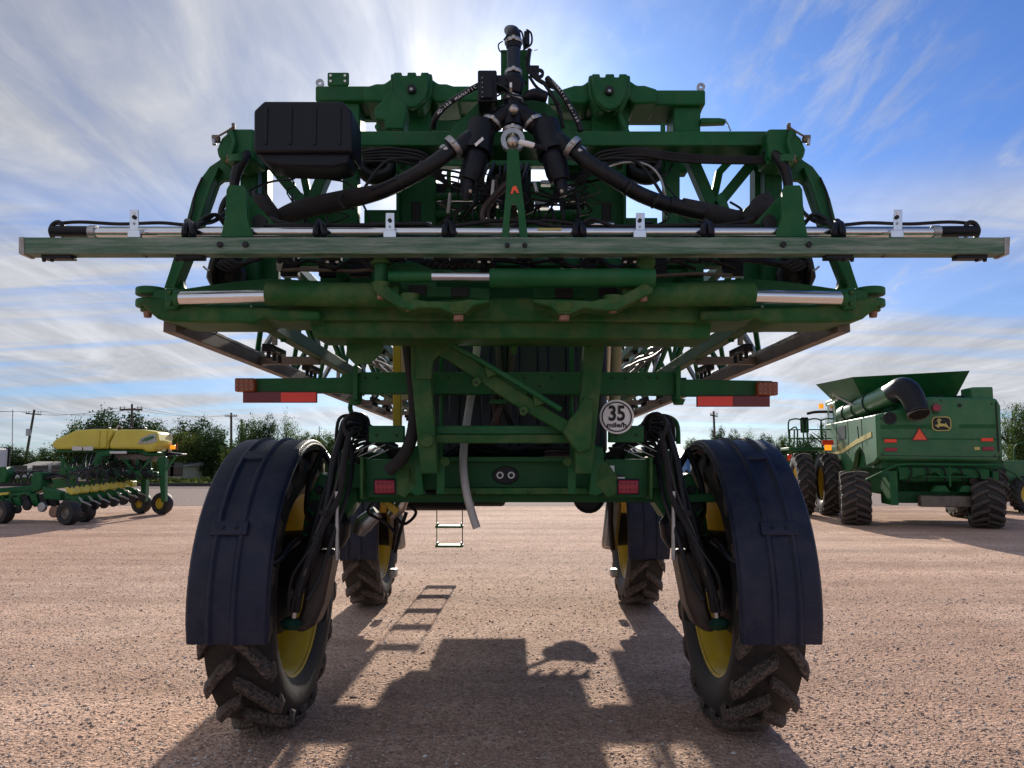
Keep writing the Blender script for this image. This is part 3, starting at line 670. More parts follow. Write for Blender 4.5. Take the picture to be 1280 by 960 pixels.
# --- centre: panels, tubes and clutter behind the mast ---------------------------
rect('back_panel', 540, 255, 626, 290, 5.0, .05, 'green', SP)
rect('back_panel', 660, 262, 740, 290, 5.0, .05, 'green', SP)
rect('back_panel', 545, 183, 735, 207, 5.05, .08, 'green', SP)
rect('back_panel', 600, 230, 668, 290, 5.1, .05, 'black', SP)
rect('back_panel', 558, 214, 564, 290, 5.0, .05, 'green', SP)
rect('back_panel', 540, 229, 612, 250, 5.03, .04, 'black', SP)
rect('back_panel', 612, 205, 664, 290, 5.15, .04, 'black', SP)
rect('back_panel', 664, 226, 735, 251, 5.03, .04, 'green', SP)
rect('back_panel', 575, 212, 606, 232, 5.2, .04, 'green', SP)
rect('back_panel', 700, 205, 735, 262, 5.2, .04, 'black', SP)
rect('back_panel', 545, 250, 640, 262, 5.2, .04, 'black', SP)
rod('back_tube', 545, 246, 600, 246, 4.95, 5, 'green', SP)
rod('back_tube', 545, 268, 735, 268, 4.95, 5, 'green', SP)
for j in range(9):
    x = 604+j*7
    hose('hydraulic_hose', [(x,205,4.9),(x+random.uniform(-9,9),228,4.7),(x+random.uniform(-12,12),255,4.7),(x+random.uniform(-6,6),285,4.8)], 1.3+.8*(j % 3), 'hoseb' if j % 4 == 1 else 'hose', SP)
for j in range(4):
    hose('hydraulic_hose', [(545,212+j*6,4.6),(575,216+j*7,4.55),(600,232+j*6,4.55),(628,222+j*10,4.6)], 1.6, 'hose', SP)
    hose('hydraulic_hose', [(735,225+j*8,4.6),(715,238+j*6,4.55),(690,244+j*4,4.55),(662,230+j*9,4.6)], 1.6, 'hose', SP)
hose('loop_hose', [(634,228,4.3),(616,246,4.25),(604,262,4.2),(606,278,4.2),(628,284,4.2),(650,280,4.2)], 3.4, 'hoseb', SP)
hose('loop_hose', [(634,236,4.3),(618,250,4.28),(610,266,4.25),(614,278,4.25),(630,280,4.25)], 2, 'hoseb', SP)
for (x0, y0, x1, y1) in ((718,238,722,285),(700,250,702,290),(582,270,596,240),(690,262,690,290)): hose('hydraulic_hose', [(x0,y0,4.5),((x0+x1)/2+3,(y0+y1)/2,4.45),(x1,y1,4.5)], 2.4, 'hose', SP)
for k in range(14):
    x = random.uniform(600, 735); y = random.uniform(225, 285)
    MB().box(P(x, y, 4.75), (random.uniform(.03,.10), .06, random.uniform(.02,.06))).build('valve_fitting', random.choice(['black','green','steel','black']), SP, .004)

# --- A-shaped gusset in front of upper beam -----------------------------------
for s in (-1, 1):
    q = (lambda x: x) if s < 0 else (lambda x: 2*640-x)
    plate('gusset_frame', [(q(x),y) for x,y in ((560,176),(558,168),(596,129),(601,124),(640,124),(640,142),(615,144),(600,147),(588,158),(575,176),(568,186))], 4.40, .04, 'green', SP, .004)
    plate('gusset_inner', [(q(x),y) for x,y in ((575,172),(590,150),(606,144),(620,150),(616,176)) ], 4.60, .03, 'green', SP)
    disc('gusset_hole', q(600), 143, 4.39, 3, 'ink', SP, .01, 12)

# --- plumbing tower ------------------------------------------------------------
rect('tower_back', 626, 62, 661, 124, 4.5, .03, 'green', SP, .004)
for y in (72, 103): disc('tower_hole', 657, y, 4.495, 2.2, 'ink', SP, .01, 10)
MB().tube([P(642,98,4.35), P(642,60,4.35)], 8.7*4.35/F, 20, False).build('riser_pipe', 'navy', SP)
MB().tube([P(642,60,4.35), P(642,48,4.35), P(641,41,4.4), P(636,38,4.5)], [.045,.045,.042,.03], 18).build('pipe_elbow', 'black', SP)
def clamp(x, y, ang, rpx, Y=4.35, w=5, m='steel'):
    c = P(x, y, Y); d = V((math.cos(R(ang)), 0, math.sin(R(ang)))); r = rpx*Y/F; h = w*.5*Y/F
    c_ = MB().lathe([(-h, r*.93), (-h, r), (-h*.5, r*1.05), (h*.5, r*1.05), (h, r), (h, r*.93)], c, d, 28).build('hose_clamp', m, SP)
    MB().box(c+V((0,-r*1.05,0)), (.025,.02,.02), Matrix.Rotation(-R(ang), 3, 'Y')).build('clamp_screw', 'brass', c_, .003)
clamp(642, 53, 90, 11.5); clamp(642, 91, 90, 11); clamp(641, 125, 90, 13, 4.3); clamp(641, 163, 90, 13, 4.25)
vb = rect('valve_motor', 597, 87, 621, 127, 4.2, .16, 'black', SP, .01)
rect('motor_cover', 600, 94, 616, 122, 4.18, .03, 'black', vb, .006)
for j in range(5): disc('cover_screw', 603, 97+j*6, 4.172, .8, 'steel', vb, .01, 6)
rect('valve_link', 619, 93, 640, 108, 4.25, .1, 'black', SP, .01)
MB().tube([P(641,95,4.3),P(641,103,4.3),P(641,118,4.3)], [.05,.068,.05], 18).build('valve_body', 'black', SP)
rect('valve_label', 637, 103, 640, 109, 4.18, .08, 'white', SP, 0)
MB().tube([P(641,122,4.3),P(641,140,4.28),P(641,160,4.25)], [.05,.062,.055], 18).build('manifold_tee', 'black', SP)
for s in (-1, 1):
    q = (lambda x: x) if s < 0 else (lambda x: 2*641-x)
    MB().tube([P(641,138,4.28), P(q(618),152,4.28), P(q(606),160,4.28)], [.055,.058,.058], 16).build('manifold_branch', 'black', SP)
    clamp(q(616), 153, 55*(-1 if s < 0 else 1)*-1+ (0 if s < 0 else 0), 13.5, 4.27, 5)
    # strainer canisters leaning inwards
    a, b, c2, d = ((603,156),(596,190),(590,216),(586,226)) if s < 0 else ((681,156),(691,190),(697,216),(700,226))
    MB().tube([P(*a,4.28),P(*b,4.25),P(*b,4.25)+V((0,0,-.01)),P(*c2,4.22),P(*d,4.22)], [.083,.085,.07,.068,.055], 24, False).build('strainer_body', 'black', SP)
    clamp_r = MB().lathe([(-.02,.08),(-.02,.094),(.02,.094),(.02,.08)], P(*b,4.25), (P(*c2,4.22)-P(*b,4.25)), 32).build('strainer_nut', 'black', SP)
    e = (582,250) if s < 0 else (704,246)
    MB().tube([P(*d,4.22),P((d[0]+e[0])/2,(d[1]+e[1])/2,4.22),P(*e,4.22)], [.036,.036,.022], 14).build('drain_valve', 'black', SP)
    MB().ball(P(d[0]+2,d[1]+13,4.17), .012, 8).build('valve_screw', 'brass', SP)
    # outlet to the big hose
    MB().tube([P(q(600),166,4.28), P(q(582),178,4.22), P(q(572),187,4.2)], [.05,.052,.045], 16).build('strainer_outlet', 'black', SP)
plate('strainer_label', [(593,180),(603,171),(605,174),(595,183)], 4.13, .003, 'white', SP, 0)
for (x, y, an, r, w) in ((567,183,40,14.5,8),(558,191,40,11,7),(715,184,-40,14.5,8),(724,193,-40,11,7)): clamp(x, y, an, r, 4.18, w)
# zip ties and little fittings
for (x, y, r, Y) in ((530,211,10.8,4.15),(500,228,10.8,4.17),(752,213,10.8,4.15),(786,235,10.8,4.15),(820,251,10.8,4.2)):
    c = P(x, y, Y); d = (V((1,0,.55)) if x < 640 else V((1,0,-.6)))
    MB().lathe([(-.006,r*Y/F*.9),(-.006,r*Y/F*1.03),(.006,r*Y/F*1.03),(.006,r*Y/F*.9)], c, d, 20).build('hose_tie', 'ink', SP)
for k in range(26):
    x = random.choice([random.uniform(560,625), random.uniform(655,735)]); y = random.uniform(212,286)
    hose('small_hose', [(x,y,4.65),(x+random.uniform(-22,22),y+random.uniform(-8,22),4.5),(x+random.uniform(-34,34),y+random.uniform(-14,26),4.55),(x+random.uniform(-40,40),y+random.uniform(-4,34),4.7)], random.uniform(.8,1.8), random.choice(['hose','hose','hoseb','sleeve']), SP, 6)
for k in range(12):
    x = random.choice([random.uniform(330,450), random.uniform(820,950)]); y = random.uniform(205,270)
    hose('small_hose', [(x,y,4.6),(x+random.uniform(-22,22),y+12,4.5),(x+random.uniform(-34,34),y+22,4.5),(x+random.uniform(-40,40),282,4.4)], random.uniform(1,2.2), 'hose', SP, 6)
for k in range(10):
    MB().cyl(P(560+k*18,random.uniform(225,280),4.5), P(563+k*18,random.uniform(225,280),4.5), .012, n=8).build('hose_fitting', 'brass', SP) if k % 3 == 0 else None
# big suction hoses
hose('suction_hose', [(566,185,4.18),(548,200,4.15),(520,218,4.15),(480,238,4.2),(440,250,4.3)], 10, 'hose', SP, 20)
hose('hose_sleeve', [(470,241,4.22),(436,248,4.28),(400,256,4.32),(370,264,4.35),(348,274,4.4)], [10,12,12.5,12.5,11], 'sleeve', SP, 18)
hose('suction_hose', [(716,185,4.18),(735,203,4.15),(765,222,4.15),(800,243,4.2),(840,258,4.3)], 10, 'hose', SP, 20)
hose('hose_sleeve', [(852,258,4.3),(880,265,4.32),(910,272,4.35),(935,276,4.4)], [11,12.5,12,10], 'sleeve', SP, 18)
hose('suction_hose', [(836,255,4.28),(860,262,4.3),(880,266,4.3)], 10, 'hose', SP, 18)
MB().tube([P(930,276,4.35),P(942,268,4.3),P(952,258,4.3),P(962,250,4.35)], [.03,.045,.045,.03], 12).build('braided_hose', 'sleeve', SP)
hose('hose_tie', [(428,243,4.22),(424,251,4.21),(430,260,4.22)], 2, 'ink', SP)
# ball joint and sampling fitting at the mast top
MB().lathe([(-.02,.04),(-.02,.066),(.02,.066),(.02,.04)], P(641,176,4.1), (0,1,0), 28).build('mast_ring', 'steel', SP)
MB().ball(P(641,178,4.05), .035, 14).build('mast_ball', 'brass', SP)
hose('sampling_tap', [(650,178,4.02),(660,180,4.0),(668,182,4.0)], [4,4,3.5], 'white', SP)
hose('sampling_hose', [(666,182,4.0),(675,184,4.0),(684,187,4.0)], [3,4,3], 'black', SP)
MB().ball(P(642,137,4.18), .03, 12).build('pressure_sensor', 'brass', SP)
# tower wiring
hose('tower_wire', [(628,52,4.4),(623,56,4.35),(625,64,4.3),(632,66,4.3)], 1, 'hose', SP)
hose('tower_wire', [(630,50,4.3),(640,38,4.35),(652,40,4.4),(655,60,4.4)], 1.2, 'hose', SP)
hose('tower_wire', [(654,62,4.42),(664,55,4.42),(664,42,4.42),(658,37,4.42)], 1.3, 'hose', SP)
rect('sensor_block', 655, 38, 662, 56, 4.42, .04, 'black', SP)
hose('red_wire', [(662,60,4.42),(666,63,4.42),(672,62,4.42)], .5, 'lred', SP)
rect('sensor_block', 662, 81, 674, 90, 4.4, .06, 'black', SP)
MB().lathe([(-.008,.012),(-.008,.03),(.008,.03),(.008,.012)], P(674,92,4.4), (0,1,0), 20).build('wire_coil', 'black', SP)
hose('tower_wire', [(662,62,4.42),(660,84,4.4),(668,96,4.4),(680,104,4.4),(694,110,4.4)], 3, 'hose', SP)
MB().tube([P(655,122,4.3),P(668,118,4.3),P(684,122,4.3)], [.02,.035,.03], 12).build('valve_coupling', 'black', SP)
hose('tower_wire', [(620,104,4.15),(632,110,4.12),(640,118,4.12),(655,120,4.15)], 1.2, 'hose', SP)
hose('tower_wire', [(622,120,4.15),(630,116,4.12),(642,122,4.12),(660,132,4.2)], 1.2, 'hose', SP)
hl = hose('lettered_hose', [(600,106,4.3),(580,117,4.3),(560,130,4.3),(546,145,4.3),(541,160,4.35)], 4, 'hose', SP, 12)
hr = hose('lettered_hose', [(684,98,4.4),(700,115,4.35),(712,133,4.35),(722,152,4.35),(726,164,4.35)], 4, 'hose', SP, 12)
hose('tower_wire', [(680,104,4.4),(692,122,4.38),(700,142,4.38),(704,160,4.4)], 2.5, 'hose', SP)
def lay_text(t, pts, Y, size, par):
    n = len(t)
    for i, ch in enumerate(t):
        if ch == ' ': continue
        u = i/(n-1)*(len(pts)-1); k = min(int(u), len(pts)-2); w = u-k
        x = pts[k][0]*(1-w)+pts[k+1][0]*w; y = pts[k][1]*(1-w)+pts[k+1][1]*w
        a, b = P(*pts[k], Y), P(*pts[k+1], Y); d = (b-a).normalized(); up = V((-d.z,0,d.x))
        text_mesh(ch, size, 'white', par, P(x, y, Y), d, up, 'letter', .0005)
lay_text('AD-100 MANATIC', [(548,141),(560,130),(577,119),(594,109)], 4.275, .026, hl)
lay_text('MANATIC AD-100', [(692,102),(703,117),(713,134),(722,151)], 4.325, .022, hr)
hose('tower_wire', [(700,132,4.3),(690,120,4.3),(672,110,4.35),(662,96,4.4)], 2, 'hose', SP)

# --- lift frame above -------------------------------------------------------------
for (x0, x1) in ((394, 600), (686, 882)):
    y0, y1 = (107, 126) if x0 < 500 else (112, 131)
    rect('lift_beam', x0, y0, x1, y1, 5.1, .34, 'green', SP, .012)
plate('beam_web', [(400,126),(598,126),(598,150),(548,150),(470,149),(400,149)], 5.35, .06, 'green', SP)
plate('beam_web', [(686,131),(870,131),(870,149),(838,150),(792,150),(780,158),(686,158)], 5.35, .06, 'green', SP)
for (cx, cy) in ((514, 110), (762, 112)):
    s = 1 if cx > 600 else -1
    cl = plate('clevis', [(cx-22,cy-20),(cx-12,cy-20),(cx-12,cy-16),(cx-5,cy-16),(cx-5,cy-20),(cx+6,cy-20),(cx+6,cy-16),(cx+12,cy-16),(cx+12,cy-20),(cx+22,cy-20),(cx+21,cy),(cx+18,cy+12),(cx+8,cy+22),(cx,cy+25),(cx-8,cy+22),(cx-18,cy+12),(cx-21,cy)], 4.92, .05, 'green', SP, .008)
    plate('clevis_wing', [(cx-26*1,cy-18),(cx-18,cy-19),(cx-16,cy+14),(cx-6,cy+27),(cx-14,cy+26),(cx-26,cy+6)], 4.98, .14, 'green', SP, .01)
    plate('clevis_wing', [(cx+26,cy-18),(cx+18,cy-19),(cx+16,cy+14),(cx+6,cy+27),(cx+14,cy+26),(cx+26,cy+6)], 4.98, .14, 'green', SP, .01)
    for d in (-1, 1):
        plate('beam_fairing', [(cx+d*x,cy+y) for x,y in ((20,-16),(34,-6),(44,-6),(60,-1),(60,16),(30,18),(18,8))], 5.04, .3, 'green', SP, .015)
    disc('clevis_pin', cx, cy, 4.89, 6, 'ink', cl, .05)
    disc('pin_shine', cx, cy+1, 4.885, 2.2, 'steel', cl, .01, 10)
    rect('clevis_post', cx-22, cy+18, cx+24, 166, 5.15, .2, 'green', SP, .008)
band('post_web', [(770,128),(776,145),(785,166)], 6, 5.02, .1, 'green', SP)
rect('lift_post', 842, 131, 876, 165, 5.14, .26, 'green', SP, .012)
plate('post_cap', [(838,131),(880,131),(876,142),(842,142)], 5.2, .2, 'green', SP)
rect('lift_post', 396, 126, 450, 165, 5.14, .2, 'green', SP, .012)
plate('pump_cover', [(468,134),(474,129),(487,113),(491,113),(508,129),(508,142),(504,161),(481,161),(480,150),(468,148)], 4.75, .16, 'green', SP, .01)
disc('lifting_eye', 472, 158, 4.8, 4, 'green', SP, .02)
eye = rect('eye_bracket', 826, 153, 832, 164, 4.8, .02, 'green', SP)
bp = rect('bracket_plate', 409, 90, 436, 107, 5.1, .02, 'green', SP, .01)
for (x, y) in ((413,94),(431,94),(413,101),(431,101)): disc('plate_hole', x, y, 5.09, 1.8, 'white', bp, .008, 10)
for x, yy in ((400, 104), (876, 109)): MB().lathe([(-.008,.012),(-.008,.03),(.008,.03),(.008,.012)], P(x, yy, 5.2), (0,1,0), 16).build('lift_ring', 'steel', SP)
plate('stub_arm', [(876,147),(900,147),(908,149),(908,153),(880,154),(876,154)], 5.1, .06, 'green', SP)
hose('stub_rod', [(906,149,5.1),(910,156,5.0),(913,163,4.9)], 1, 'steel', SP)
rect('under_beam', 470, 150, 600, 163, 5.2, .1, 'green', SP); rect('under_beam', 700, 150, 745, 163, 5.2, .1, 'green', SP)

# --- black tank box, upper left ----------------------------------------------------
fx0, fx1, fy0, fy1 = 317, 441, 125, 190
a0, a1 = P(fx0, fy1, 3.9), P(fx1, fy0, 3.9)
x0, z0, x1, z1 = a0.x, a0.z, a1.x, a1.z
ya, yb = 3.9, 4.14
tb = plate('tool_box', [(317,138),(330,126),(428,126),(440,138),(440,190),(317,190)], ya, .26, 'black', SP, .012)
plate('box_tray', [(319,189),(438,189),(434,204),(416,209),(352,207),(332,203)], ya+.03, .2, 'black', tb, .012)
for k in range(4):
    xx = x0+(x1-x0)*(.12+.25*k)
    MB().box((xx, ya-.001, (z0+z1)/2), (.018, .012, (z1-z0)*.72)).build('box_rib', 'black', tb, .004)
MB().box((x0+.2, (ya+yb)/2, z1+.005), (.06, .1, .04)).build('box_cap', 'black', tb, .008)


# --- clutter below the nozzle bar -----------------------------------------------------
rect('under_bar', 345, 322, 930, 332, 4.45, .1, 'green', SP)
for (x0, x1) in ((350,372),(398,418),(436,462),(508,530),(600,620),(650,664),(725,745),(792,812),(818,834),(860,880),(905,930)):
    rect('valve_bracket', x0, 318, x1, 345, 4.4, .06, random.choice(['green','black','black']), SP)
for k in range(12):
    x = 360+k*48+random.uniform(-8,8)
    nz = rect('nozzle_body', x-10, 317, x+10, 325, 4.05, .05, 'black', SP, .004)
    for j in (-6, 6): MB().cyl(P(x+j,324,4.08), P(x+j,329,4.08), .013, .010, 8).build('nozzle_tip', 'brass' if k % 4 == 1 else 'black', nz)
for k in range(12):
    x = 350+k*50
    hose('bar_hose', [(x,322,4.3),(x+18,330+6*math.sin(k),4.25),(x+40,326,4.3),(x+70,334+4*math.cos(k*2),4.3)], 2.2+.6*(k % 3), 'hose', SP)
hose('coiled_hose', [(510,330,4.3)]+[(514+j*4,331+(3 if j % 2 else -3),4.28) for j in range(24)], 2.4, 'hose', SP)
hose('link_rod', [(350,338,4.35),(372,337,4.35),(440,339,4.35),(478,336,4.3)], 2.4, 'rail', SP, 10, False)
hose('link_rod', [(820,345,4.35),(870,342,4.35),(915,344,4.35)], 2.4, 'rail', SP, 10, False)
band('inner_diagonal', [(408,318),(432,350)], 10, 4.6, .06, 'green', SP); band('inner_diagonal', [(872,318),(846,352)], 10, 4.6, .06, 'green', SP)
rect('inner_panel', 445, 318, 480, 352, 4.7, .05, 'green', SP); rect('inner_panel', 818, 318, 838, 352, 4.7, .05, 'green', SP)
rect('inner_panel', 560, 318, 600, 338, 4.9, .05, 'green', SP); rect('inner_panel', 655, 318, 680, 338, 4.7, .05, 'green', SP)
plate('slotted_plate', [(345,328),(354,328),(350,340),(346,338)], 4.3, .01, 'galv', SP, 0)

# ================================================================== folded booms alongside
for s in (-1, 1):
    X = lambda k: -.03+s*k
    nm = 'folded_boom'
    r0 = MB().beam((X(1.93),4.35,2.60), (X(1.93),13.2,2.50), .075, .085); fb = r0.build(nm, 'rail', SP, .004)
    MB().beam((X(1.93),4.35,2.655), (X(1.93),13.2,2.555), .075, .02).build('rail_cap', 'galv', fb, .002)
    MB().beam((X(1.44),4.4,2.655), (X(1.44),13.2,2.53), .075, .09).build('inner_rail', 'green2', fb, .004)
    MB().beam((X(1.485),4.4,2.68), (X(1.485),13.2,2.555), .012, .085).build('rail_plate', 'galv', fb, .002)
    MB().beam((X(1.68),4.9,3.38), (X(1.68),12.6,3.10), .08, .08).build('top_rail', 'green', fb, .004)
    for k in range(9):
        y = 4.9+k*.95
        zt = 3.38-(y-4.9)*.036; zb = 2.6-(y-4.35)*.012
        a_, b2 = (y, y+.48)
        for xs in (1.93, 1.44):
            MB().beam((X(xs),a_,zb), (X(1.68),b2,zt), .035, .035).build('boom_strut', 'galv' if k % 2 else 'green', fb, .002)
            MB().beam((X(xs),a_+.95,zb), (X(1.68),b2,zt), .035, .035).build('boom_strut', 'green', fb, .002)
        if k % 2 == 1: MB().beam((X(1.93),y,zb), (X(1.44),y,zb), .05, .06).build('cross_tie', 'rail', fb, .003)
        nzb = MB().box((X(1.56),y+.2,zb-.04), (.06,.34,.05)).build('nozzle_body', 'black', fb, .004)
        for j in (-.12, 0, .12): MB().cyl((X(1.56),y+.2+j,zb-.06), (X(1.56),y+.2+j,zb-.11), .014, n=8).build('nozzle_tip', 'black', nzb)
        MB().beam((X(1.56),y+.2,zb), (X(1.56),y+.2,zb+.12), .03, .03).build('nozzle_hanger', 'galv', nzb)
    for k in range(6):
        pts = []
        for i in range(10):
            y = 4.8+i*.9; pts.append((X(1.3+.09*k+.03*math.sin(i*1.7+k)), y, 2.78+.07*k+.05*math.sin(i*2.1+k*1.3)))
        MB().tube(pts, .016+.006*(k % 3), 6).build('boom_hose', 'hose', fb)
    # second folded wing section lying inside the first
    w2 = MB().beam((X(1.18),5.0,2.95), (X(1.18),12.9,2.75), .06, .08).build('outer_wing_rail', 'green', fb, .003)
    MB().beam((X(1.10),5.2,3.35), (X(1.10),12.9,3.1), .05, .06).build('outer_wing_rail', 'green', fb, .003)
    for k in range(14):
        y = 5.1+k*.55
        MB().beam((X(1.18),y,2.94), (X(1.10),y+.28,3.33), .022, .022).build('wing_strut', 'galv' if k % 3 else 'green', w2)
        MB().beam((X(1.10),y+.28,3.33), (X(1.18),y+.55,2.92), .022, .022).build('wing_strut', 'green', w2)
        MB().box((X(1.2),y,2.86), (.05,.14,.08)).build('wing_nozzle', 'black', w2, .004)
    MB().box((X(1.35),13.1,2.65), (.5,.2,.9)).build('boom_rest', 'green', fb, .02)
# ================================================================== GROUND
def ground_mat():
    m = bpy.data.materials.new('pink_gravel'); m.use_nodes = True; nt = m.node_tree; N = nt.nodes; L = nt.links
    b = N['Principled BSDF']; b.inputs['Roughness'].default_value = .85; b.inputs['Specular IOR Level'].default_value = .05
    tc = N.new('ShaderNodeTexCoord')
    def noise(sc_, det=5, ro=.6, vec=None):
        n = N.new('ShaderNodeTexNoise'); n.inputs['Scale'].default_value = sc_; n.inputs['Detail'].default_value = det; n.inputs['Roughness'].default_value = ro
        L.new(vec or tc.outputs['Object'], n.inputs['Vector']); return n
    big = noise(.16, 4); mid = noise(1.3, 6, .65); 
    cr = N.new('ShaderNodeValToRGB'); e = cr.color_ramp.elements
    e[0].position = .3; e[0].color = (.40, .245, .175, 1); e[1].position = .7; e[1].color = (.64, .46, .36, 1)
    x = e.new(.5); x.color = (.52, .345, .26, 1)
    add = N.new('ShaderNodeMath'); add.operation = 'ADD'; m1 = N.new('ShaderNodeMath'); m1.operation = 'MULTIPLY'; m1.inputs[1].default_value = .55
    m2 = N.new('ShaderNodeMath'); m2.operation = 'MULTIPLY'; m2.inputs[1].default_value = .45
    L.new(big.outputs[0], m1.inputs[0]); L.new(mid.outputs[0], m2.inputs[0]); L.new(m1.outputs[0], add.inputs[0]); L.new(m2.outputs[0], add.inputs[1])
    L.new(add.outputs[0], cr.inputs[0])
    # vehicle tracks: streaks stretched along X far away
    mp = N.new('ShaderNodeMapping'); mp.inputs['Scale'].default_value = (.05, .9, 1); mp.inputs['Rotation'].default_value = (0, 0, R(8)); L.new(tc.outputs['Object'], mp.inputs[0])
    st = noise(1.0, 5, .6, mp.outputs[0])
    stc = N.new('ShaderNodeMapRange'); stc.inputs[1].default_value = .35; stc.inputs[2].default_value = .65; stc.inputs[3].default_value = .80; stc.inputs[4].default_value = 1.15
    L.new(st.outputs[0], stc.inputs[0])
    mx = N.new('ShaderNodeMix'); mx.data_type = 'RGBA'; mx.blend_type = 'MULTIPLY'; mx.inputs[0].default_value = 1
    L.new(cr.outputs[0], mx.inputs[6]); L.new(stc.outputs[0], mx.inputs[7])
    # stones of three sizes
    col = mx.outputs[2]; hs = []
    for (s_, lo, hi, dark, light) in ((34, .0, .5, .78, 1.28), (85, 0, .5, .66, 1.42)):
        v = N.new('ShaderNodeTexVoronoi'); v.inputs['Scale'].default_value = s_; v.inputs['Randomness'].default_value = 1
        L.new(tc.outputs['Object'], v.inputs['Vector'])
        sep = N.new('ShaderNodeSeparateColor'); L.new(v.outputs['Color'], sep.inputs[0])
        r = N.new('ShaderNodeMapRange'); r.inputs[1].default_value = .0; r.inputs[3].default_value = dark; r.inputs[4].default_value = light; L.new(sep.outputs[0], r.inputs[0])
        mm = N.new('ShaderNodeMix'); mm.data_type = 'RGBA'; mm.blend_type = 'MULTIPLY'; mm.inputs[0].default_value = .8
        L.new(col, mm.inputs[6]); L.new(r.outputs[0], mm.inputs[7]); col = mm.outputs[2]
        h = N.new('ShaderNodeMapRange'); h.inputs[2].default_value = .6; h.inputs[3].default_value = 1; h.inputs[4].default_value = 0; L.new(v.outputs['Distance'], h.inputs[0])
        h2 = N.new('ShaderNodeMath'); h2.operation = 'MULTIPLY'; L.new(h.outputs[0], h2.inputs[0]); L.new(sep.outputs[1], h2.inputs[1]); hs.append((h2, 1/s_))
    L.new(col, b.inputs['Base Color'])
    prev = None
    for (h, d) in hs:
        bp = N.new('ShaderNodeBump'); bp.inputs['Strength'].default_value = .9; bp.inputs['Distance'].default_value = d*.8
        L.new(h.outputs[0], bp.inputs['Height'])
        if prev: L.new(prev.outputs[0], bp.inputs['Normal'])
        prev = bp
    bb = N.new('ShaderNodeBump'); bb.inputs['Strength'].default_value = .5; bb.inputs['Distance'].default_value = .06
    L.new(mid.outputs[0], bb.inputs['Height']); L.new(prev.outputs[0], bb.inputs['Normal'])
    L.new(bb.outputs[0], b.inputs['Normal'])
    return m
M['gravel'] = ground_mat()
M['ballast'] = mat('grey_ballast', (.24, .18, .165), .95, var=.45, scale=9, bump=1, bscale=14, spec=.1)
M['grass'] = mat('dry_grass', (.14, .18, .05), .9, var=.45, scale=.7, bump=1, bscale=9)
M['far'] = mat('far_field', (.13, .13, .07), .9, var=.3, scale=.1)
nx, ny = 60, 60
def hgt(x, y): return 0.
b = MB(); b.add([(-900,-60,0),(900,-60,0),(900,1500,0),(-900,1500,0)], [(0,1,2,3)])
g = b.build('ground', 'gravel'); tag(g, kind='structure')
def strip(name, y0, y1, z, m, x0=-300, x1=300, skew=0.):
    o = MB().add([(x0,y0-skew,z),(x1,y0+skew,z),(x1,y1+skew,z),(x0,y1-skew,z)], [(0,1,2,3)]).build(name, m); return tag(o, kind='structure')
strip('ballast_path', 30, 48, .006, 'ballast')
strip('grass_verge', 51, 70, .010, 'grass')
strip('field', 70, 1400, .014, 'far', -900, 900)
# ballast bank and rail
bk = MB().prism([V((-300,46.5,.0)), V((-300,47.2,.12)), V((-300,49.6,.12)), V((-300,50.5,.0))], (600,0,0)).build('railway_bank', 'ballast'); tag(bk, kind='structure')
for i, (yy, lab) in enumerate(((47.6, 'near rusty steel rail running along the low ballast bank'), (49.05, 'far rusty steel rail running along the low ballast bank'))):
    r_ = MB().box((0, yy, .20), (600, .08, .15)).build('railway_rail', 'ink'); tag(r_, lab, 'rail')

# loose stones near the camera
rng = np.random.default_rng(3)
def stones(name, n, y0, y1, smin, smax, m, pw=2.0):
    u = rng.random(n); Y = y0*(y1/y0)**(u**1.0)
    Xs = (rng.random(n)*2-1)*(Y*.74+.4)
    S_ = smin*(smax/smin)**(rng.random(n)**2.2)
    base = np.array([(1,0,0),(0,1,0),(-1,0,0),(0,-1,0),(0,0,1),(0,0,-.5),(.7,.7,.5),(-.7,.6,.4)])[:6]
    fc = np.array([(0,1,4),(1,2,4),(2,3,4),(3,0,4),(1,0,5),(2,1,5),(3,2,5),(0,3,5)])
    jit = 1+.35*(rng.random((n,6,3))-.5)
    ang = rng.random(n)*6.283; c_, s_ = np.cos(ang), np.sin(ang)
    v = base[None]*jit*S_[:,None,None]*np.array([1,.85,.45])[None,None]
    vx = v[:,:,0]*c_[:,None]-v[:,:,1]*s_[:,None]; vy = v[:,:,0]*s_[:,None]+v[:,:,1]*c_[:,None]
    v = np.stack([vx+Xs[:,None], vy+Y[:,None], v[:,:,2]+S_[:,None]*.12], -1).reshape(-1,3)
    f = (fc[None]+(np.arange(n)*6)[:,None,None]).reshape(-1,3)
    me = bpy.data.meshes.new(name); me.from_pydata(v.tolist(), [], f.tolist()); me.update()
    o = bpy.data.objects.new(name, me); COL.objects.link(o); me.materials.append(M[m]); W[name] = V((0,0,0)); return tag(o, kind='stuff')
def stonemat():
    m = bpy.data.materials.new('stones'); m.use_nodes = True; nt = m.node_tree; N = nt.nodes; L = nt.links
    g_ = N.new('ShaderNodeNewGeometry'); cr = N.new('ShaderNodeValToRGB'); e = cr.color_ramp.elements
    e[0].color = (.24, .155, .125, 1); e[1].color = (.72, .68, .64, 1); x = e.new(.45); x.color = (.34, .22, .175, 1); x = e.new(.8); x.color = (.42, .33, .28, 1)
    L.new(g_.outputs['Random Per Island'], cr.inputs[0]); L.new(cr.outputs[0], N['Principled BSDF'].inputs['Base Color']); N['Principled BSDF'].inputs['Roughness'].default_value = .8
    return m
M['stone'] = stonemat()
stones('loose_gravel', 75000, 4.2, 30, .005, .015, 'stone')
stones('loose_pebbles', 3200, 4.2, 16, .012, .026, 'stone')

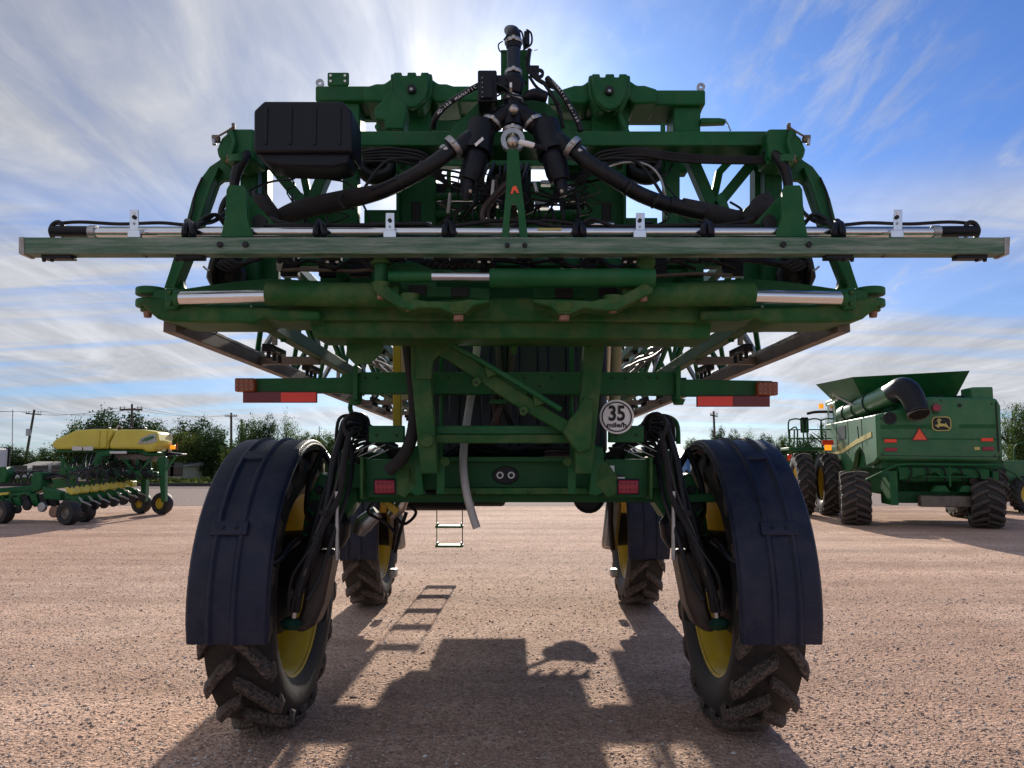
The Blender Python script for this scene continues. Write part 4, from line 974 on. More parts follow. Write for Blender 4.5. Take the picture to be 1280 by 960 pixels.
# ================================================================== TREES
def crown_mesh(name, m, seed, n_cl=280, n_leaf=52, leaf=.20, sx=1., sz=1., gap=.42):
    r = np.random.default_rng(seed)
    d = r.normal(size=(n_cl,3)); d /= np.linalg.norm(d, axis=1)[:,None]
    rad = .25+.72*r.random(n_cl)**.6
    lob = 1+.22*np.sin(d[:,0]*5+seed)*np.cos(d[:,1]*4+seed*2)+.18*np.sin(d[:,2]*6+seed)
    c = d*rad[:,None]*lob[:,None]*np.array([3.0*sx,3.0*sx,2.7*sz]); c[:,2] += 0
    cr = .45+.55*r.random(n_cl)
    p = c[:,None,:]+r.normal(size=(n_cl,n_leaf,3))*cr[:,None,None]*gap
    p = p.reshape(-1,3); n = len(p)
    u = r.normal(size=(n,3)); u /= np.linalg.norm(u,axis=1)[:,None]; w = np.cross(u, r.normal(size=(n,3))); w /= np.linalg.norm(w,axis=1)[:,None]
    s = leaf*(.5+.8*r.random(n))[:,None]
    v = np.stack([p-u*s*.5, p+w*s*.38, p+u*s*.5, p-w*s*.38], 1).reshape(-1,3)
    me = bpy.data.meshes.new(name); me.from_pydata(v.tolist(), [], np.arange(n*4).reshape(-1,4).tolist()); me.update(); me.materials.append(M[m]); return me
def trunk_mesh(name, h, seed):
    r = random.Random(seed); b = MB()
    b.tube([(0,0,0),(.05,.02,h*.3),(-.04,.05,h*.6),(.05,0,h)], [.30,.22,.16,.05], 8)
    for k in range(6):
        a = r.uniform(0,6.28); z = h*r.uniform(.35,.75); l = r.uniform(1.2,2.3)
        b.tube([(0,0,z),(math.cos(a)*l*.5,math.sin(a)*l*.5,z+l*.45),(math.cos(a)*l,math.sin(a)*l,z+l*.8)], [.11,.07,.02], 6)
    me = bpy.data.meshes.new(name); me.from_pydata(b.v, [], b.f); me.update(); me.materials.append(M['bark']); return me
CR = [crown_mesh('crown', 'leafd', 1), crown_mesh('crown', 'leaf', 2, 280), crown_mesh('crown', 'leafy', 5, 240), crown_mesh('crown', 'leafd', 9, 220, sx=.8, sz=1.2), crown_mesh('crown', 'leaf', 12, 130, 26, sz=1.2, gap=.6)]
TR = [trunk_mesh('trunk', 5.2, k) for k in range(3)]
def tree(px, ytop, Y, width_px, kind, label, rz=0., group='trees beyond the yard', ybot=None, name='leafy_tree'):
    """crown top at pixel ytop, standing on the ground at distance Y"""
    x = P(px, 580, Y).x; ztop = P(px, ytop, Y).z; wd = width_px*Y/F
    t = thing(name, label, 'tree', (x, Y, 0), group)
    crn = bpy.data.objects.new('crown', CR[kind]); COL.objects.link(crn); crn.parent = t
    zc = ztop*.58; crn.location = (0,0,zc); crn.scale = (wd/6.0, wd/6.0, (ztop-zc)/2.55); crn.rotation_euler[2] = rz
    tr = bpy.data.objects.new('trunk', TR[int(abs(px)) % 3]); COL.objects.link(tr); tr.parent = t; tr.scale = (max(.7,wd/7),)*2+(ztop*.8/5.2,); tr.rotation_euler[2] = rz
    return t
T = [
 (12,560,75,60,0,'dark rounded tree at the left edge of the photo behind the white trailer'),
 (62,566,85,50,3,'low dark tree between the leaning pole and the big hopper'),
 (105,533,66,70,1,'broad green tree rising behind the left end of the yellow hopper'),
 (140,518,64,86,0,'tallest dark tree top showing above the middle of the yellow hopper'),
 (183,527,66,70,0,'dark tree behind the right end of the yellow hopper'),
 (217,536,60,58,2,'olive tree just right of the yellow hopper lamp'),
 (240,528,70,62,0,'dark upright tree between hopper and pole, over the pale house'),
 (266,538,62,58,0,'dark dense round tree left of the wooden pole behind the fender'),
 (312,529,90,38,1,'green tree behind the twin poles, between fender and wooden pole'),
 (334,531,92,32,3,'dark tree right of the twin poles above the left fender'),
 (357,522,85,30,4,'sparse open tree with sky showing through above the left fender'),
 (384,541,70,50,2,'pale green tree over the inner edge of the left fender'),
 (410,546,68,44,1,'mid green tree beside the hoses of the left wheel'),
 (300,556,58,40,2,'low olive shrub-like tree low behind the left fender'),
 (868,548,90,24,2,'small olive tree beside the right leg hoses'),
 (898,538,110,26,0,'small dark tree near the thin pole over the right fender'),
 (918,546,110,26,3,'low dark tree second from the thin pole over the right fender'),
 (938,541,105,24,4,'thin open tree above the outer shoulder of the right fender'),
 (960,546,95,28,0,'dark low tree between right fender and harvester rails'),
 (982,548,95,26,1,'green low tree just left of the harvester rails'),
 (1008,548,85,40,0,'dark tree behind the harvester side rails'),
 (1034,524,60,18,4,'narrow open tree behind the harvester mirror'),
 (1262,518,52,34,4,'open grey green tree behind the right side of the harvester'),
 (1284,512,50,40,1,'large tree at the right edge of the photo over the tractor'),
]
for i, (px, yt, Y, w, k, lab) in enumerate(T): tree(px, yt, Y, w, k, lab, rz=i*1.3)
wl = MB()
for i, (px0, px1, yt, Y) in enumerate(((-40,60,580,110),(215,430,574,100),(855,1000,562,150),(1000,1330,566,120))):
    pass
def hedge(name, px0, px1, yt, Y, m, label):
    r = np.random.default_rng(int(px0)+99); x0, x1 = P(px0,580,Y).x, P(px1,580,Y).x; zt = P(px0,yt,Y).z
    n = int((x1-x0)*90); p = np.stack([x0+(x1-x0)*r.random(n), Y+1.5*r.normal(size=n), zt*(r.random(n)**.7)*(.75+.25*np.sin(np.linspace(0,40,n)))], -1)
    xx = p[:,0]; p[:,2] *= .75+.25*np.sin(xx*.9)*np.sin(xx*.37+1)
    u = r.normal(size=(n,3)); u /= np.linalg.norm(u,axis=1)[:,None]; w = np.cross(u, r.normal(size=(n,3))); w /= np.linalg.norm(w,axis=1)[:,None]; s = .35
    v = np.stack([p-u*s*.5, p+w*s*.4, p+u*s*.5, p-w*s*.4], 1).reshape(-1,3)
    me = bpy.data.meshes.new(name); me.from_pydata(v.tolist(), [], np.arange(n*4).reshape(-1,4).tolist()); me.update(); me.materials.append(M[m])
    o = bpy.data.objects.new(name, me); COL.objects.link(o); tag(o, label, kind='stuff')
hedge('undergrowth', -60, 230, 583, 72, 'leafd', None); hedge('undergrowth', 215, 430, 585, 66, 'leafy', None)
hedge('undergrowth', 855, 1010, 570, 115, 'leafd', None); hedge('undergrowth', 990, 1330, 572, 95, 'leafd', None)
hedge('verge_weeds', -60, 430, 596, 54, 'leafy', None); hedge('distant_brush', 430, 860, 600, 150, 'leafd', None)

# ================================================================== POLES, WIRES, HOUSES
def pole(px, ytop, ybase, Y, arm, label, lean=0, tf=False, double=False):
    kr = Y/110.; t0 = P(px, ytop, Y); b0 = P(px-lean, ybase, Y); b0.z = 0
    t = thing('utility_pole', label, 'utility pole', tuple(b0), 'wooden power poles')
    MB().cyl(b0, t0, .21*kr, .15*kr, 10).build('post', 'wood', t)
    if arm:
        for k in range(2 if double else 1):
            c = t0+V((0,-.12,-.45-k*1.0)); hw = arm/2
            a = MB().beam(c+V((-hw,0,0)), c+V((hw,0,-.12 if lean else 0)), .12, .14).build('crossarm', 'wood', t)
            for j in (-.95,-.6,.6,.95): MB().cyl(c+V((hw*j,0,.05)), c+V((hw*j,0,.25)), .06, .04, 8).build('insulator', 'steel', a)
    if tf: MB().cyl(t0+V((-.45,-.1,-3.0)), t0+V((-.45,-.1,-2.2)), .28, n=14).build('transformer', 'steel', t, .03)
    return t0
tA = pole(43, 512, 592, 88, 1.75, 'leaning wooden power pole with a grey transformer at far left', 14, True)
tB = pole(165, 505, 580, 46, 5.4*.25*4*.27*1., 'straight wooden power pole sticking up behind the yellow hopper') if False else pole(165, 505, 590, 60, 1.75, 'straight wooden power pole sticking up behind the yellow hopper')
tC = pole(289, 516, 592, 105, 1.6, 'wooden power pole with short crossarm between hopper and left fender')
tD = pole(302, 524, 590, 110, 0, 'thin bare pole, left one of the twin poles over the fender')
tE = pole(314, 534, 590, 125, 2.6, 'pole with double crossarms right of the thin bare pole', double=True)
tF = pole(892, 514, 585, 85, .8, 'thin slanting pole far away above the right fender', -3)
mt = MB().cyl(P(16,512,95)*1, V((P(15,590,95).x,95,0)), .06, n=6).build('radio_mast', 'steel'); tag(mt, 'thin grey radio mast left of the leaning pole', 'mast')
mt2 = MB().cyl(P(399,533,90), V((P(399,590,90).x,90,0)), .06, n=6).build('radio_mast', 'steel'); tag(mt2, 'thin grey mast above the left fender near the open tree', 'mast')
def wire(a, b_, sag, label, n=14):
    pts = [a.lerp(b_, i/n)+V((0,0,-sag*4*(i/n)*(1-i/n))) for i in range(n+1)]
    o = MB().tube(pts, .018, 5, False).build('power_line', 'wire'); tag(o, label, 'power line', 'power lines between the poles')
for k in (-1.6, 1.6):
    wd = 'left' if k < 0 else 'right'
    wire(tA+V((-40,4,3.0)), tA+V((k,-.1,-.25)), .8, 'sagging wire from %s end of leaning pole crossarm out of frame' % wd)
    wire(tA+V((k,-.1,-.25)), tB+V((k*.4,-.1,-.25)), .5, 'sagging wire from %s end of leaning pole crossarm to the next pole' % wd)
    wire(tB+V((k*.4,-.1,-.25)), tC+V((k*.25,-.1,-.25)), .5, 'sagging wire from %s end of hopper pole crossarm to the fender pole' % wd)
    wire(tC+V((k*.25,-.1,-.25)), tE+V((k*.8,-.1,-.25)), .5, 'sagging wire from %s end of fender pole crossarm to the double crossarms' % wd)

def house(px0, px1, yeave, yroof, Y, wall, roof, label, gable=True, dpt=7):
    a, b_ = P(px0,yeave,Y), P(px1,yeave,Y); zr = P(px0,yroof,Y).z
    t = thing('house', label, 'house', ((a.x+b_.x)/2, Y, 0))
    w = MB()
    if gable: w.prism([V((a.x,Y,0)), V((b_.x,Y,0)), V((b_.x,Y,a.z)), V(((a.x+b_.x)/2,Y,zr)), V((a.x,Y,a.z))], (0,dpt,0))
    else: w.prism([V((a.x,Y,0)), V((b_.x,Y,0)), V((b_.x,Y,a.z)), V((a.x,Y,a.z))], (0,dpt,0))
    w.build('wall', wall, t)
    if gable:
        m_ = (a.x+b_.x)/2; o = .25
        for s in (-1, 1):
            e = (b_.x if s > 0 else a.x); q_ = V((e+s*o,Y-.3,a.z-.12)); r_ = V((m_,Y-.3,zr+.08))
            MB().prism([q_, r_, r_+V((0,0,.12)), q_+V((0,0,.12))], (0,dpt+.6,0)).build('roof', roof, t)
    else:
        MB().prism([V((a.x-.3,Y-.3,a.z)), V((a.x-.3,Y+dpt/2,zr)), V((a.x-.3,Y+dpt+.3,a.z))], (b_.x-a.x+.6,0,0)).build('roof', roof, t)
    return t, a, b_
M['hblue'] = mat('blue_siding', (.05, .17, .42), .6, var=.1); M['hwhite'] = mat('white_siding', (.6, .6, .58), .6, var=.08); M['hbeige'] = mat('beige_siding', (.42, .38, .30), .7, var=.1)
M['hroof'] = mat('grey_roof', (.22, .21, .20), .8, var=.2)
t, a, b_ = house(858, 886, 572, 566, 45, 'hblue', 'hwhite', 'bright blue gabled house with white window, seen under the right fender arch')
wn = MB().box((P(870,580,45).x, 44.97, P(870,582,45).z), (.7,.08,.75)).build('window', 'hwhite', t)
MB().box((P(870,580,45).x, 44.92, P(870,582,45).z), (.45,.06,.5)).build('pane', 'glass', wn)
t, a, b_ = house(239, 254, 585, 580, 64, 'hwhite', 'hroof', 'small white house under the dark trees right of the hopper')
MB().box((P(246,590,64).x, 63.96, .9), (.5,.08,.6)).build('window', 'glass', t)
t, a, b_ = house(205, 229, 583, 577, 58, 'hbeige', 'hroof', 'beige house half hidden by the olive tree beside the hopper', False)
for px in (210, 221): MB().box((P(px,588,58).x, 57.96, 1.0), (.9,.08,1.)).build('window', 'glass', t)
t, a, b_ = house(12, 88, 588, 577, 62, 'hwhite', 'hroof', 'long low building with dark roof behind the leaning pole', False, 8)
for px in (24, 50, 74): MB().box((P(px,594,62).x, 61.96, .9), (1.2,.08,.7)).build('window', 'glass', t)
t = thing('box_trailer', 'white box trailer cut off by the left edge of the photo', 'trailer', (P(2,580,34).x,34,0))
c0, c1 = P(-60,561,37), P(12,561,37)
MB().box(((c0.x+c1.x)/2, 35.5, (c0.z+.9)/2), (c1.x-c0.x, 2.8, c0.z-.9)).build('box_body', 'hwhite', t, .03)
MB().box((c1.x-.08, 36.96, (c0.z+.7)/2), (.3, .1, c0.z-.6)).build('door_frame', 'ink', t)
for s in (0, 1): MB().cyl((c1.x-.5-s*.9, 34.1, .45), (c1.x-.5-s*.9, 34.4, .45), .45, n=20).build('wheel', 'rubber', t)
# pale vehicles and clutter by the houses
def car(px, Y, col, label, s=1):
    x = P(px,590,Y).x; t = thing('parked_car', label, 'car', (x,Y,0))
    MB().prism([V((x-2.1*s,Y,.3)), V((x+2.1*s,Y,.3)), V((x+2.1*s,Y,.8)), V((x+1.3*s,Y,.92)), V((x+.7*s,Y,1.42)), V((x-.9*s,Y,1.45)), V((x-1.6*s,Y,.95)), V((x-2.1*s,Y,.85))], (0,1.7,0)).build('body', col, t, .08)
    MB().prism([V((x-.85*s,Y-.01,.98)), V((x+.95*s,Y-.01,.96)), V((x+.6*s,Y-.01,1.34)), V((x-.8*s,Y-.01,1.36))], (0,.05,0)).build('window', 'glass', t)
    for k in (-1.3,1.3): MB().cyl((x+k*s,Y-.03,.33), (x+k*s,Y+.2,.33), .33, n=18).build('wheel', 'rubber', t)
if False: car(240, 57, 'hwhite', 'small pale car parked below the white house beside the verge')
if False: car(218, 59, 'hroof', 'dark car parked before the beige house near the planter wheel')

# ================================================================== COMBINE HARVESTER
CB = thing('combine_harvester', 'large green combine harvester with folded unloading tube parked at right', 'combine harvester', (0,0,0))
def cbx(name, x0, x1, y0, y1, z0, z1, m, p=None, bev=.02): return MB().box(((x0+x1)/2,(y0+y1)/2,(z0+z1)/2), (x1-x0,y1-y0,z1-z0)).build(name, m, p or CB, bev)
def xz(name, pts, y, th, m, p=None, bev=.02): return MB().prism([V((x,y,z)) for x, z in pts], (0,th,0)).build(name, m, p or CB, bev)
def yz(name, pts, x, th, m, p=None, bev=.02): return MB().prism([V((x,y,z)) for y, z in pts], (th,0,0)).build(name, m, p or CB, bev)
body = xz('rear_hood', [(-1.6,1.85),(-1.5,1.78),(1.28,1.74),(1.42,2.0),(1.45,3.2),(1.36,3.40),(-.25,3.46),(-.95,3.15),(-1.6,3.0)], 0, 1.2, 'cgreen', bev=.07)
xz('hood_groove', [(-1.5,2.34),(1.36,2.30),(1.36,2.34),(-1.5,2.38)], -.006, .02, 'green', body, 0)
for z in (2.62, ): xz('hood_step', [(-1.52,z),(-.12,z),(-.12,z+.10),(-1.52,z+.10)], -.012, .03, 'green', body, .01); xz('hood_step', [(.42,z),(1.28,z),(1.28,z+.10),(.42,z+.10)], -.012, .03, 'green', body, .01)
MB().box((1.32,-.01,2.65), (.02,.05,1.3)).build('hood_seam', 'ink', body)
# left side panel
yz('side_panel', [(.05,1.85),(.4,1.72),(1.2,1.62),(1.35,1.95),(1.8,2.15),(2.3,2.0),(2.8,1.5),(4.0,1.25),(5.2,1.7),(6.2,1.9),(6.2,3.0),(.05,3.0)], -1.62, .15, 'cgreen', bev=.03)
yz('side_panel', [(.05,1.85),(6.2,1.9),(6.2,3.0),(.05,3.0)], 1.34, .1, 'cgreen', bev=.03)
yz('yellow_stripe', [(.5,2.56),(.5,2.42),(2.2,2.24),(4.0,1.98),(6.0,1.95),(6.0,2.0),(4.0,2.08),(2.2,2.38)], -1.635, .02, 'cyel', body, 0)
cbx('inner_body', -1.45, 1.5, .3, 6.2, 1.55, 2.95, 'green')
cbx('engine_deck', -.4, 1.5, .8, 3.5, 2.9, 3.38, 'green', bev=.05)
cbx('air_intake', .85, 1.38, .25, 1.0, 3.38, 3.72, 'cgreen', bev=.03)
for k in range(5): cbx('deck_box', -.1+.25*k, .05+.25*k, .6, 1.1, 3.38, 3.48+.05*(k % 2), 'black', bev=.01)
# cab
cabb = cbx('cab', -1.1, 1.1, 6.3, 8.0, 2.0, 3.75, 'glass', bev=.08)
cbx('cab_roof', -1.2, 1.2, 6.1, 8.2, 3.75, 3.95, 'cgreen', cabb, .06)
yz('engine_side', [(4.9,2.95),(6.25,2.95),(6.25,3.72),(5.1,3.72)], -1.55, .6, 'cgreen', bev=.04)
yz('side_window', [(5.35,3.05),(5.9,3.05),(5.9,3.6),(5.35,3.6)], -1.56, .03, 'glass', bev=0)
MB().tube([(-1.5,6.3,3.45),(-1.9,6.5,3.45),(-2.15,6.6,3.40)], .05, 8).build('mirror_arm', 'black', CB)
MB().box((-2.25,6.6,3.0), (.28,.12,.55)).build('mirror', 'black', CB, .04)
MB().cyl((-1.75,6.2,3.55), (-1.75,6.2,3.72), .08, n=12).build('beacon', 'lamp', CB)
# grain tank
gt = MB()
lo_ = [(-1.15,2.6,3.35),(1.15,2.6,3.35),(1.15,5.4,3.35),(-1.15,5.4,3.35)]
hi_ = [(-1.75,1.8,4.20),(1.4,1.75,4.32),(1.85,6.2,4.55),(-1.9,6.2,4.40)]
t_in = [tuple(V(p)*1.0+V((.05 if p[0] < 0 else -.05, .05 if p[1] < 3 else -.05, 0))) for p in hi_]
l_in = [tuple(V(p)*1.0+V((.05 if p[0] < 0 else -.05, .05 if p[1] < 3 else -.05, .05))) for p in lo_]
gt.add(lo_+hi_+l_in+t_in, [(0,1,5,4),(1,2,6,5),(2,3,7,6),(3,0,4,7),(9,8,12,13),(10,9,13,14),(11,10,14,15),(8,11,15,12),(4,5,13,12),(5,6,14,13),(6,7,15,14),(7,4,12,15),(0,3,2,1),(8,9,10,11)])
gt.build('grain_tank', 'green', CB)
cbx('tank_neck', -1.2, 1.2, 2.6, 5.4, 2.9, 3.36, 'green')
MB().beam((-1.9,3.2,3.75), (-1.3,2.7,3.3), .12, .05).build('tank_hinge', 'galv', CB)
# unloading tube
ax0, ax1 = V((-1.35,4.6,3.22)), V((-1.0,.35,3.62))
au = MB().tube([ax0, ax1], .30, 24, False).build('unloading_tube', 'cgreen', CB)
for t_ in (.15, .36, .60): c = ax0.lerp(ax1, t_); MB().lathe([(-.03,.29),(-.03,.33),(.03,.33),(.03,.29)], c, ax1-ax0, 24).build('tube_band', 'ink', au)
MB().tube([ax1, (-.93,.02,3.68), (-.84,-.20,3.58), (-.76,-.33,3.34), (-.70,-.42,3.02)], [.305,.315,.31,.29,.265], 24).build('spout', 'black', au)
MB().lathe([(0,.275),(0,.25),(.10,.25),(.10,.275)], (-.69,-.44,2.95), (-.1,.55,1), 24).build('spout_lip', 'rail', au)
MB().cyl((-.70,-.50,2.99), (-.70,-.475,3.03), .245, n=24).build('spout_mouth', 'ink', au)
# rear hood details
def cdisc(name, x, z, r, m, y=-.03, th=.05, p=None, n=24): return MB().cyl((x,y,z), (x,y+th,z), r, n=n).build(name, m, p or body, min(.006,r*.2))
d = cdisc('round_vent', -1.28, 2.90, .17, 'ink'); cdisc('vent_ring', -1.28, 2.90, .10, 'black', -.045, .03, d); cdisc('vent_core', -1.28, 2.90, .06, 'ink', -.06, .03, d)
cdisc('round_lamp', -.14, 3.16, .10, 'lred', -.10, .1); cdisc('small_vent', .45, 3.22, .05, 'ink', -.02)
xz('lamp_bracket', [(-.20,3.0),(-.06,3.0),(-.10,3.08),(-.17,3.08)], -.05, .06, 'green', body, 0)
tri = xz('warning_triangle', [(-.78,2.30),(-.36,2.30),(-.57,2.66)], -.03, .015, 'dred', body, 0)
xz('triangle_core', [(-.73,2.325),(-.41,2.325),(-.57,2.61)], -.04, .012, 'orange', tri, 0)
for (x0, x1, z, m) in ((-1.44,-1.14,2.25,'red'),(-1.44,-1.14,2.02,'lred'),(.92,1.20,2.27,'red'),(.93,1.21,2.04,'lred')):
    xz('rear_lamp' if m == 'lred' else 'reflector', [(x0,z),(x1,z),(x1,z+.09),(x0,z+.09)], -.03, .05, m, body, .01)
def rrect(cx, cz, w, h, k=.3):
    pts = []
    for (sx, sz, a0) in ((1,-1,-90),(1,1,0),(-1,1,90),(-1,-1,180)):
        r = min(w,h)*k
        for j in range(5): a = R(a0+j*22.5); pts.append((cx+sx*(w/2-r)+r*math.cos(a), cz+sz*(h/2-r)+r*math.sin(a)))
    return pts
bd = xz('badge', rrect(-.02,2.74,.47,.38), -.03, .02, 'cyel', body, 0)
xz('badge_field', rrect(-.02,2.74,.42,.33), -.038, .01, 'ink', bd, 0)
k_ = .00101
deer = [(575,455),(600,440),(612,470),(650,490),(662,545),(770,555),(788,522),(806,560),(840,620),(890,662),(882,680),(800,642),(740,615),(640,620),(604,612),(628,655),(606,660),(552,612),(525,592),(540,575),(595,585),(602,520),(585,485)]
xz('leaping_deer', [(-.02+(x-690)*k_, 2.74-(y-550)*k_) for x, y in deer], -.044, .008, 'cyel', bd, 0)
xz('antlers', [(-.02+(x-690)*k_, 2.74-(y-550)*k_) for x, y in ((604,450),(600,420),(625,425),(645,408),(650,430),(675,430),(690,465),(670,475),(640,470),(622,462))], -.044, .008, 'cyel', bd, 0)
for (x, z) in ((-1.5,2.9),(-1.5,1.95),(1.22,1.9),(1.22,3.25),(-.85,3.05),(0.,3.36)): cdisc('panel_bolt', x, z, .022, 'ink', -.012)
xz('hood_seam_line', [(-1.56,1.9),(1.34,1.86),(1.34,1.875),(-1.56,1.915)], -.008, .02, 'ink', body, 0)
xz('warning_label', [(.75,2.05),(.88,2.05),(.88,2.13),(.75,2.13)], -.01, .01, 'cyel', body, 0)
for y_ in (1.5, 3.1, 4.6): yz('panel_gap', [(y_,1.95),(y_+.03,1.95),(y_+.03,2.98),(y_,2.98)], -1.63, .02, 'ink', body, 0)
yz('side_grille', [(3.4,2.45),(4.4,2.42),(4.4,2.85),(3.4,2.85)], -1.635, .02, 'black', body, 0)
MB().tube([(-1.7,1.55,2.4),(-1.72,1.55,2.75)], .015, 6).build('door_handle', 'black', CB)
# underside, axle, guards
cbx('rear_axle', -1.3, 1.3, .7, 1.1, .62, .95, 'green'); cbx('axle_bar', -.55, 1.0, .2, .5, .55, .85, 'rail', bev=.03)
cbx('chopper', -1.0, 1.1, .3, 1.6, 1.2, 1.75, 'green', bev=.05); cbx('lower_housing', -1.1, 1.1, 1.6, 4.5, .8, 1.6, 'green', bev=.05)
xz('spreader', [(-1.1,1.25),(-.2,1.45),(.0,1.3),(.25,1.45),(1.1,1.25),(1.1,1.55),(-1.1,1.6)], .05, .3, 'green')
for (x0, x1) in ((-.3,.15),(.35,.75)): xz('spreader_blade', [(x0,.95),(x1,.95),(x1-.1,1.12),(x0+.1,1.12)], .1, .2, 'green')
cbx('axle_side', -1.35, -1.15, .0, .9, .6, 1.5, 'green'); cbx('axle_side', 1.15, 1.3, .0, .9, .6, 1.5, 'green')
MB().tube([(-1.9,.2,1.25),(-1.2,-.1,1.65),(-.95,-.25,1.68),(1.2,-.25,1.66),(1.7,.1,1.45),(2.0,.4,1.25)], .03, 8, False).build('guard_rail', 'green', CB)
MB().tube([(-.6,-.2,1.35),(.7,-.2,1.35)], .02, 8).build('guard_rail', 'green', CB); MB().tube([(.05,-.22,1.7),(.05,-.2,1.1)], .025, 8).build('guard_rail', 'green', CB)
for k in range(5): MB().tube([(-.9+.4*k,.1,1.7),(-.8+.4*k,-.02,1.5),(-.9+.45*k,.05,1.2)], .022, 6).build('chopper_hose', 'hose', CB)
def big_tyre(name, x, y, r, w, rim=.55, steer=0., rimm='yellow', lug=.05, n=18):
    wl_ = sub(name, CB, (x, y, r)); b = tyre_mb((x,y,r), r, w, 1, n, r*rim, lug); b.build('tyre', 'rubber', wl_); b = MB(); lugs_into(b, (x,y,r), r, w, n, lug, -1); b.build('tread', 'lug', wl_)
    h = w/2
    MB().lathe([(-.8*h,r*rim*1.05),(-.7*h,r*rim*.98),(-.3*h,r*rim*.9),(-.2*h,.05),(.2*h,.05),(.3*h,r*rim*.9),(.7*h,r*rim*.98),(.8*h,r*rim*1.05)], (x,y,r), (1,0,0), 36, False).build('rim', rimm, wl_)
    wl_.rotation_euler[2] = steer; return wl_
big_tyre('rear_wheel', -2.0, 1.0, .74, .74, steer=R(-10)); big_tyre('rear_wheel', 1.14, .55, .76, .74, steer=R(-14))
for x in (-2.75, -1.95, 1.95, 2.75): big_tyre('front_wheel', x, 4.6, 1.0, .52)
# ladder platform on the left
pf = cbx('platform', -3.0, -1.65, 5.4, 7.2, 2.1, 2.2, 'green')
for (x, y) in ((-2.95,5.5),(-2.35,5.5),(-1.9,5.5)):
    MB().tube([(x,y,2.2),(x-.02,y,3.0),(x+.1,y,3.15),(x+.35,y,3.15),(x+.45,y,3.0),(x+.45,y,2.2)], .025, 8).build('handrail', 'green', pf)
for z in (2.5,2.8): MB().tube([(-2.95,5.5,z),(-1.6,5.5,z)], .02, 6).build('handrail', 'green', pf)
MB().box((-1.85,4.9,2.35), (.36,.06,.16)).build('marker_lamp', 'red', CB, .01); MB().box((-1.85,4.88,2.18), (.22,.06,.18)).build('marker_lamp', 'lamp', CB, .02)
MB().tube([(1.95,2.2,1.0),(1.95,2.2,2.4),(1.95,3.0,2.4),(1.95,3.0,1.0)], .03, 8, False).build('side_ladder', 'green', CB)
for z in (1.3,1.6,1.9,2.2): MB().tube([(1.95,2.2,z),(1.95,3.0,z)], .025, 6).build('ladder_rung', 'green', CB)
# small rubber patch tyres behind
for o in list(COL.objects):
    pass
CB.location = (11.35, 20.3, 0); CB.rotation_euler[2] = R(-10.5)

# ================================================================== TRACTOR at the right edge and machine behind the fender
TK = thing('farm_tractor', 'green tractor with yellow wheel cut off by the right edge', 'tractor', (0,0,0))
def tbx(name, x0, x1, y0, y1, z0, z1, m, p=None, bev=.03): return MB().box(((x0+x1)/2,(y0+y1)/2,(z0+z1)/2), (x1-x0,y1-y0,z1-z0)).build(name, m, p or TK, bev)
def tk_wheel(name, x, y, r, w):
    wl_ = sub(name, TK, (x,y,r)); b = tyre_mb((x,y,r), r, w, 1, 18, r*.6, .04); lugs_into(b, (x,y,r), r, w, 18, .04, -1); b.build('tyre', 'rubber', wl_)
    h = w/2; MB().lathe([(-.8*h,r*.62),(-.6*h,r*.57),(-.25*h,r*.5),(-.35*h,r*.2),(-.5*h,.03),(0,.03),(.3*h,r*.5),(.8*h,r*.62)], (x,y,r), (1,0,0), 32, False).build('rim', 'yellow', wl_)
tk_wheel('rear_wheel', -.95, 0, .95, .5); tk_wheel('rear_wheel', .95, 0, .95, .5); tk_wheel('front_wheel', -.9, -2.6, .62, .4); tk_wheel('front_wheel', .9, -2.6, .62, .4)
tbx('hood', -.45, .45, -3.2, -.8, 1.0, 1.75, 'cgreen'); tbx('cab', -.75, .75, -.8, .9, 1.2, 2.9, 'glass', bev=.08); tbx('cab_roof', -.85, .85, -.9, 1.0, 2.9, 3.1, 'cgreen', bev=.06)
tbx('rear_hitch', -.5, .5, .9, 1.6, .6, 1.3, 'green'); tbx('fuel_tank', -1.35, -.75, -1.6, -.7, .5, 1.15, 'cgreen')
MB().tube([(-1.2,-1.0,1.2),(-1.2,-1.0,2.2),(-.9,-.9,2.4)], .03, 8).build('handrail', 'green', TK)
TK.location = (P(1276,605,26).x+2.5, 27.2, 0); TK.rotation_euler[2] = R(-80)
MP = thing('parked_sprayer', 'partly hidden green machine with tall handrails behind the right fender', 'farm machine', (0,0,0))
Ym = 30; xm = P(992,590,Ym).x
for (px, w_) in ((986,0),(992,0),(996,0)): MB().cyl(P(px,575,Ym), P(px+1,538,Ym), .03, n=6).build('handrail', 'green', MP)
MB().tube([P(986,540,Ym),P(989,536,Ym),P(995,534,Ym),P(997,540,Ym)], .03, 6).build('handrail', 'green', MP)
MB().box((xm,Ym+1.0,1.5), (.9,1.8,.9)).build('body', 'cgreen', MP, .05); MB().box((P(988,572,Ym).x,Ym,P(988,572,Ym).z), (.2,.2,.25)).build('lamp', 'red', MP, .03)
for x in (-.3,.5): MB().cyl((xm+x,Ym+.2,.55), (xm+x+.0,Ym+.55,.55), .55, n=24).build('wheel', 'rubber', MP, .04)

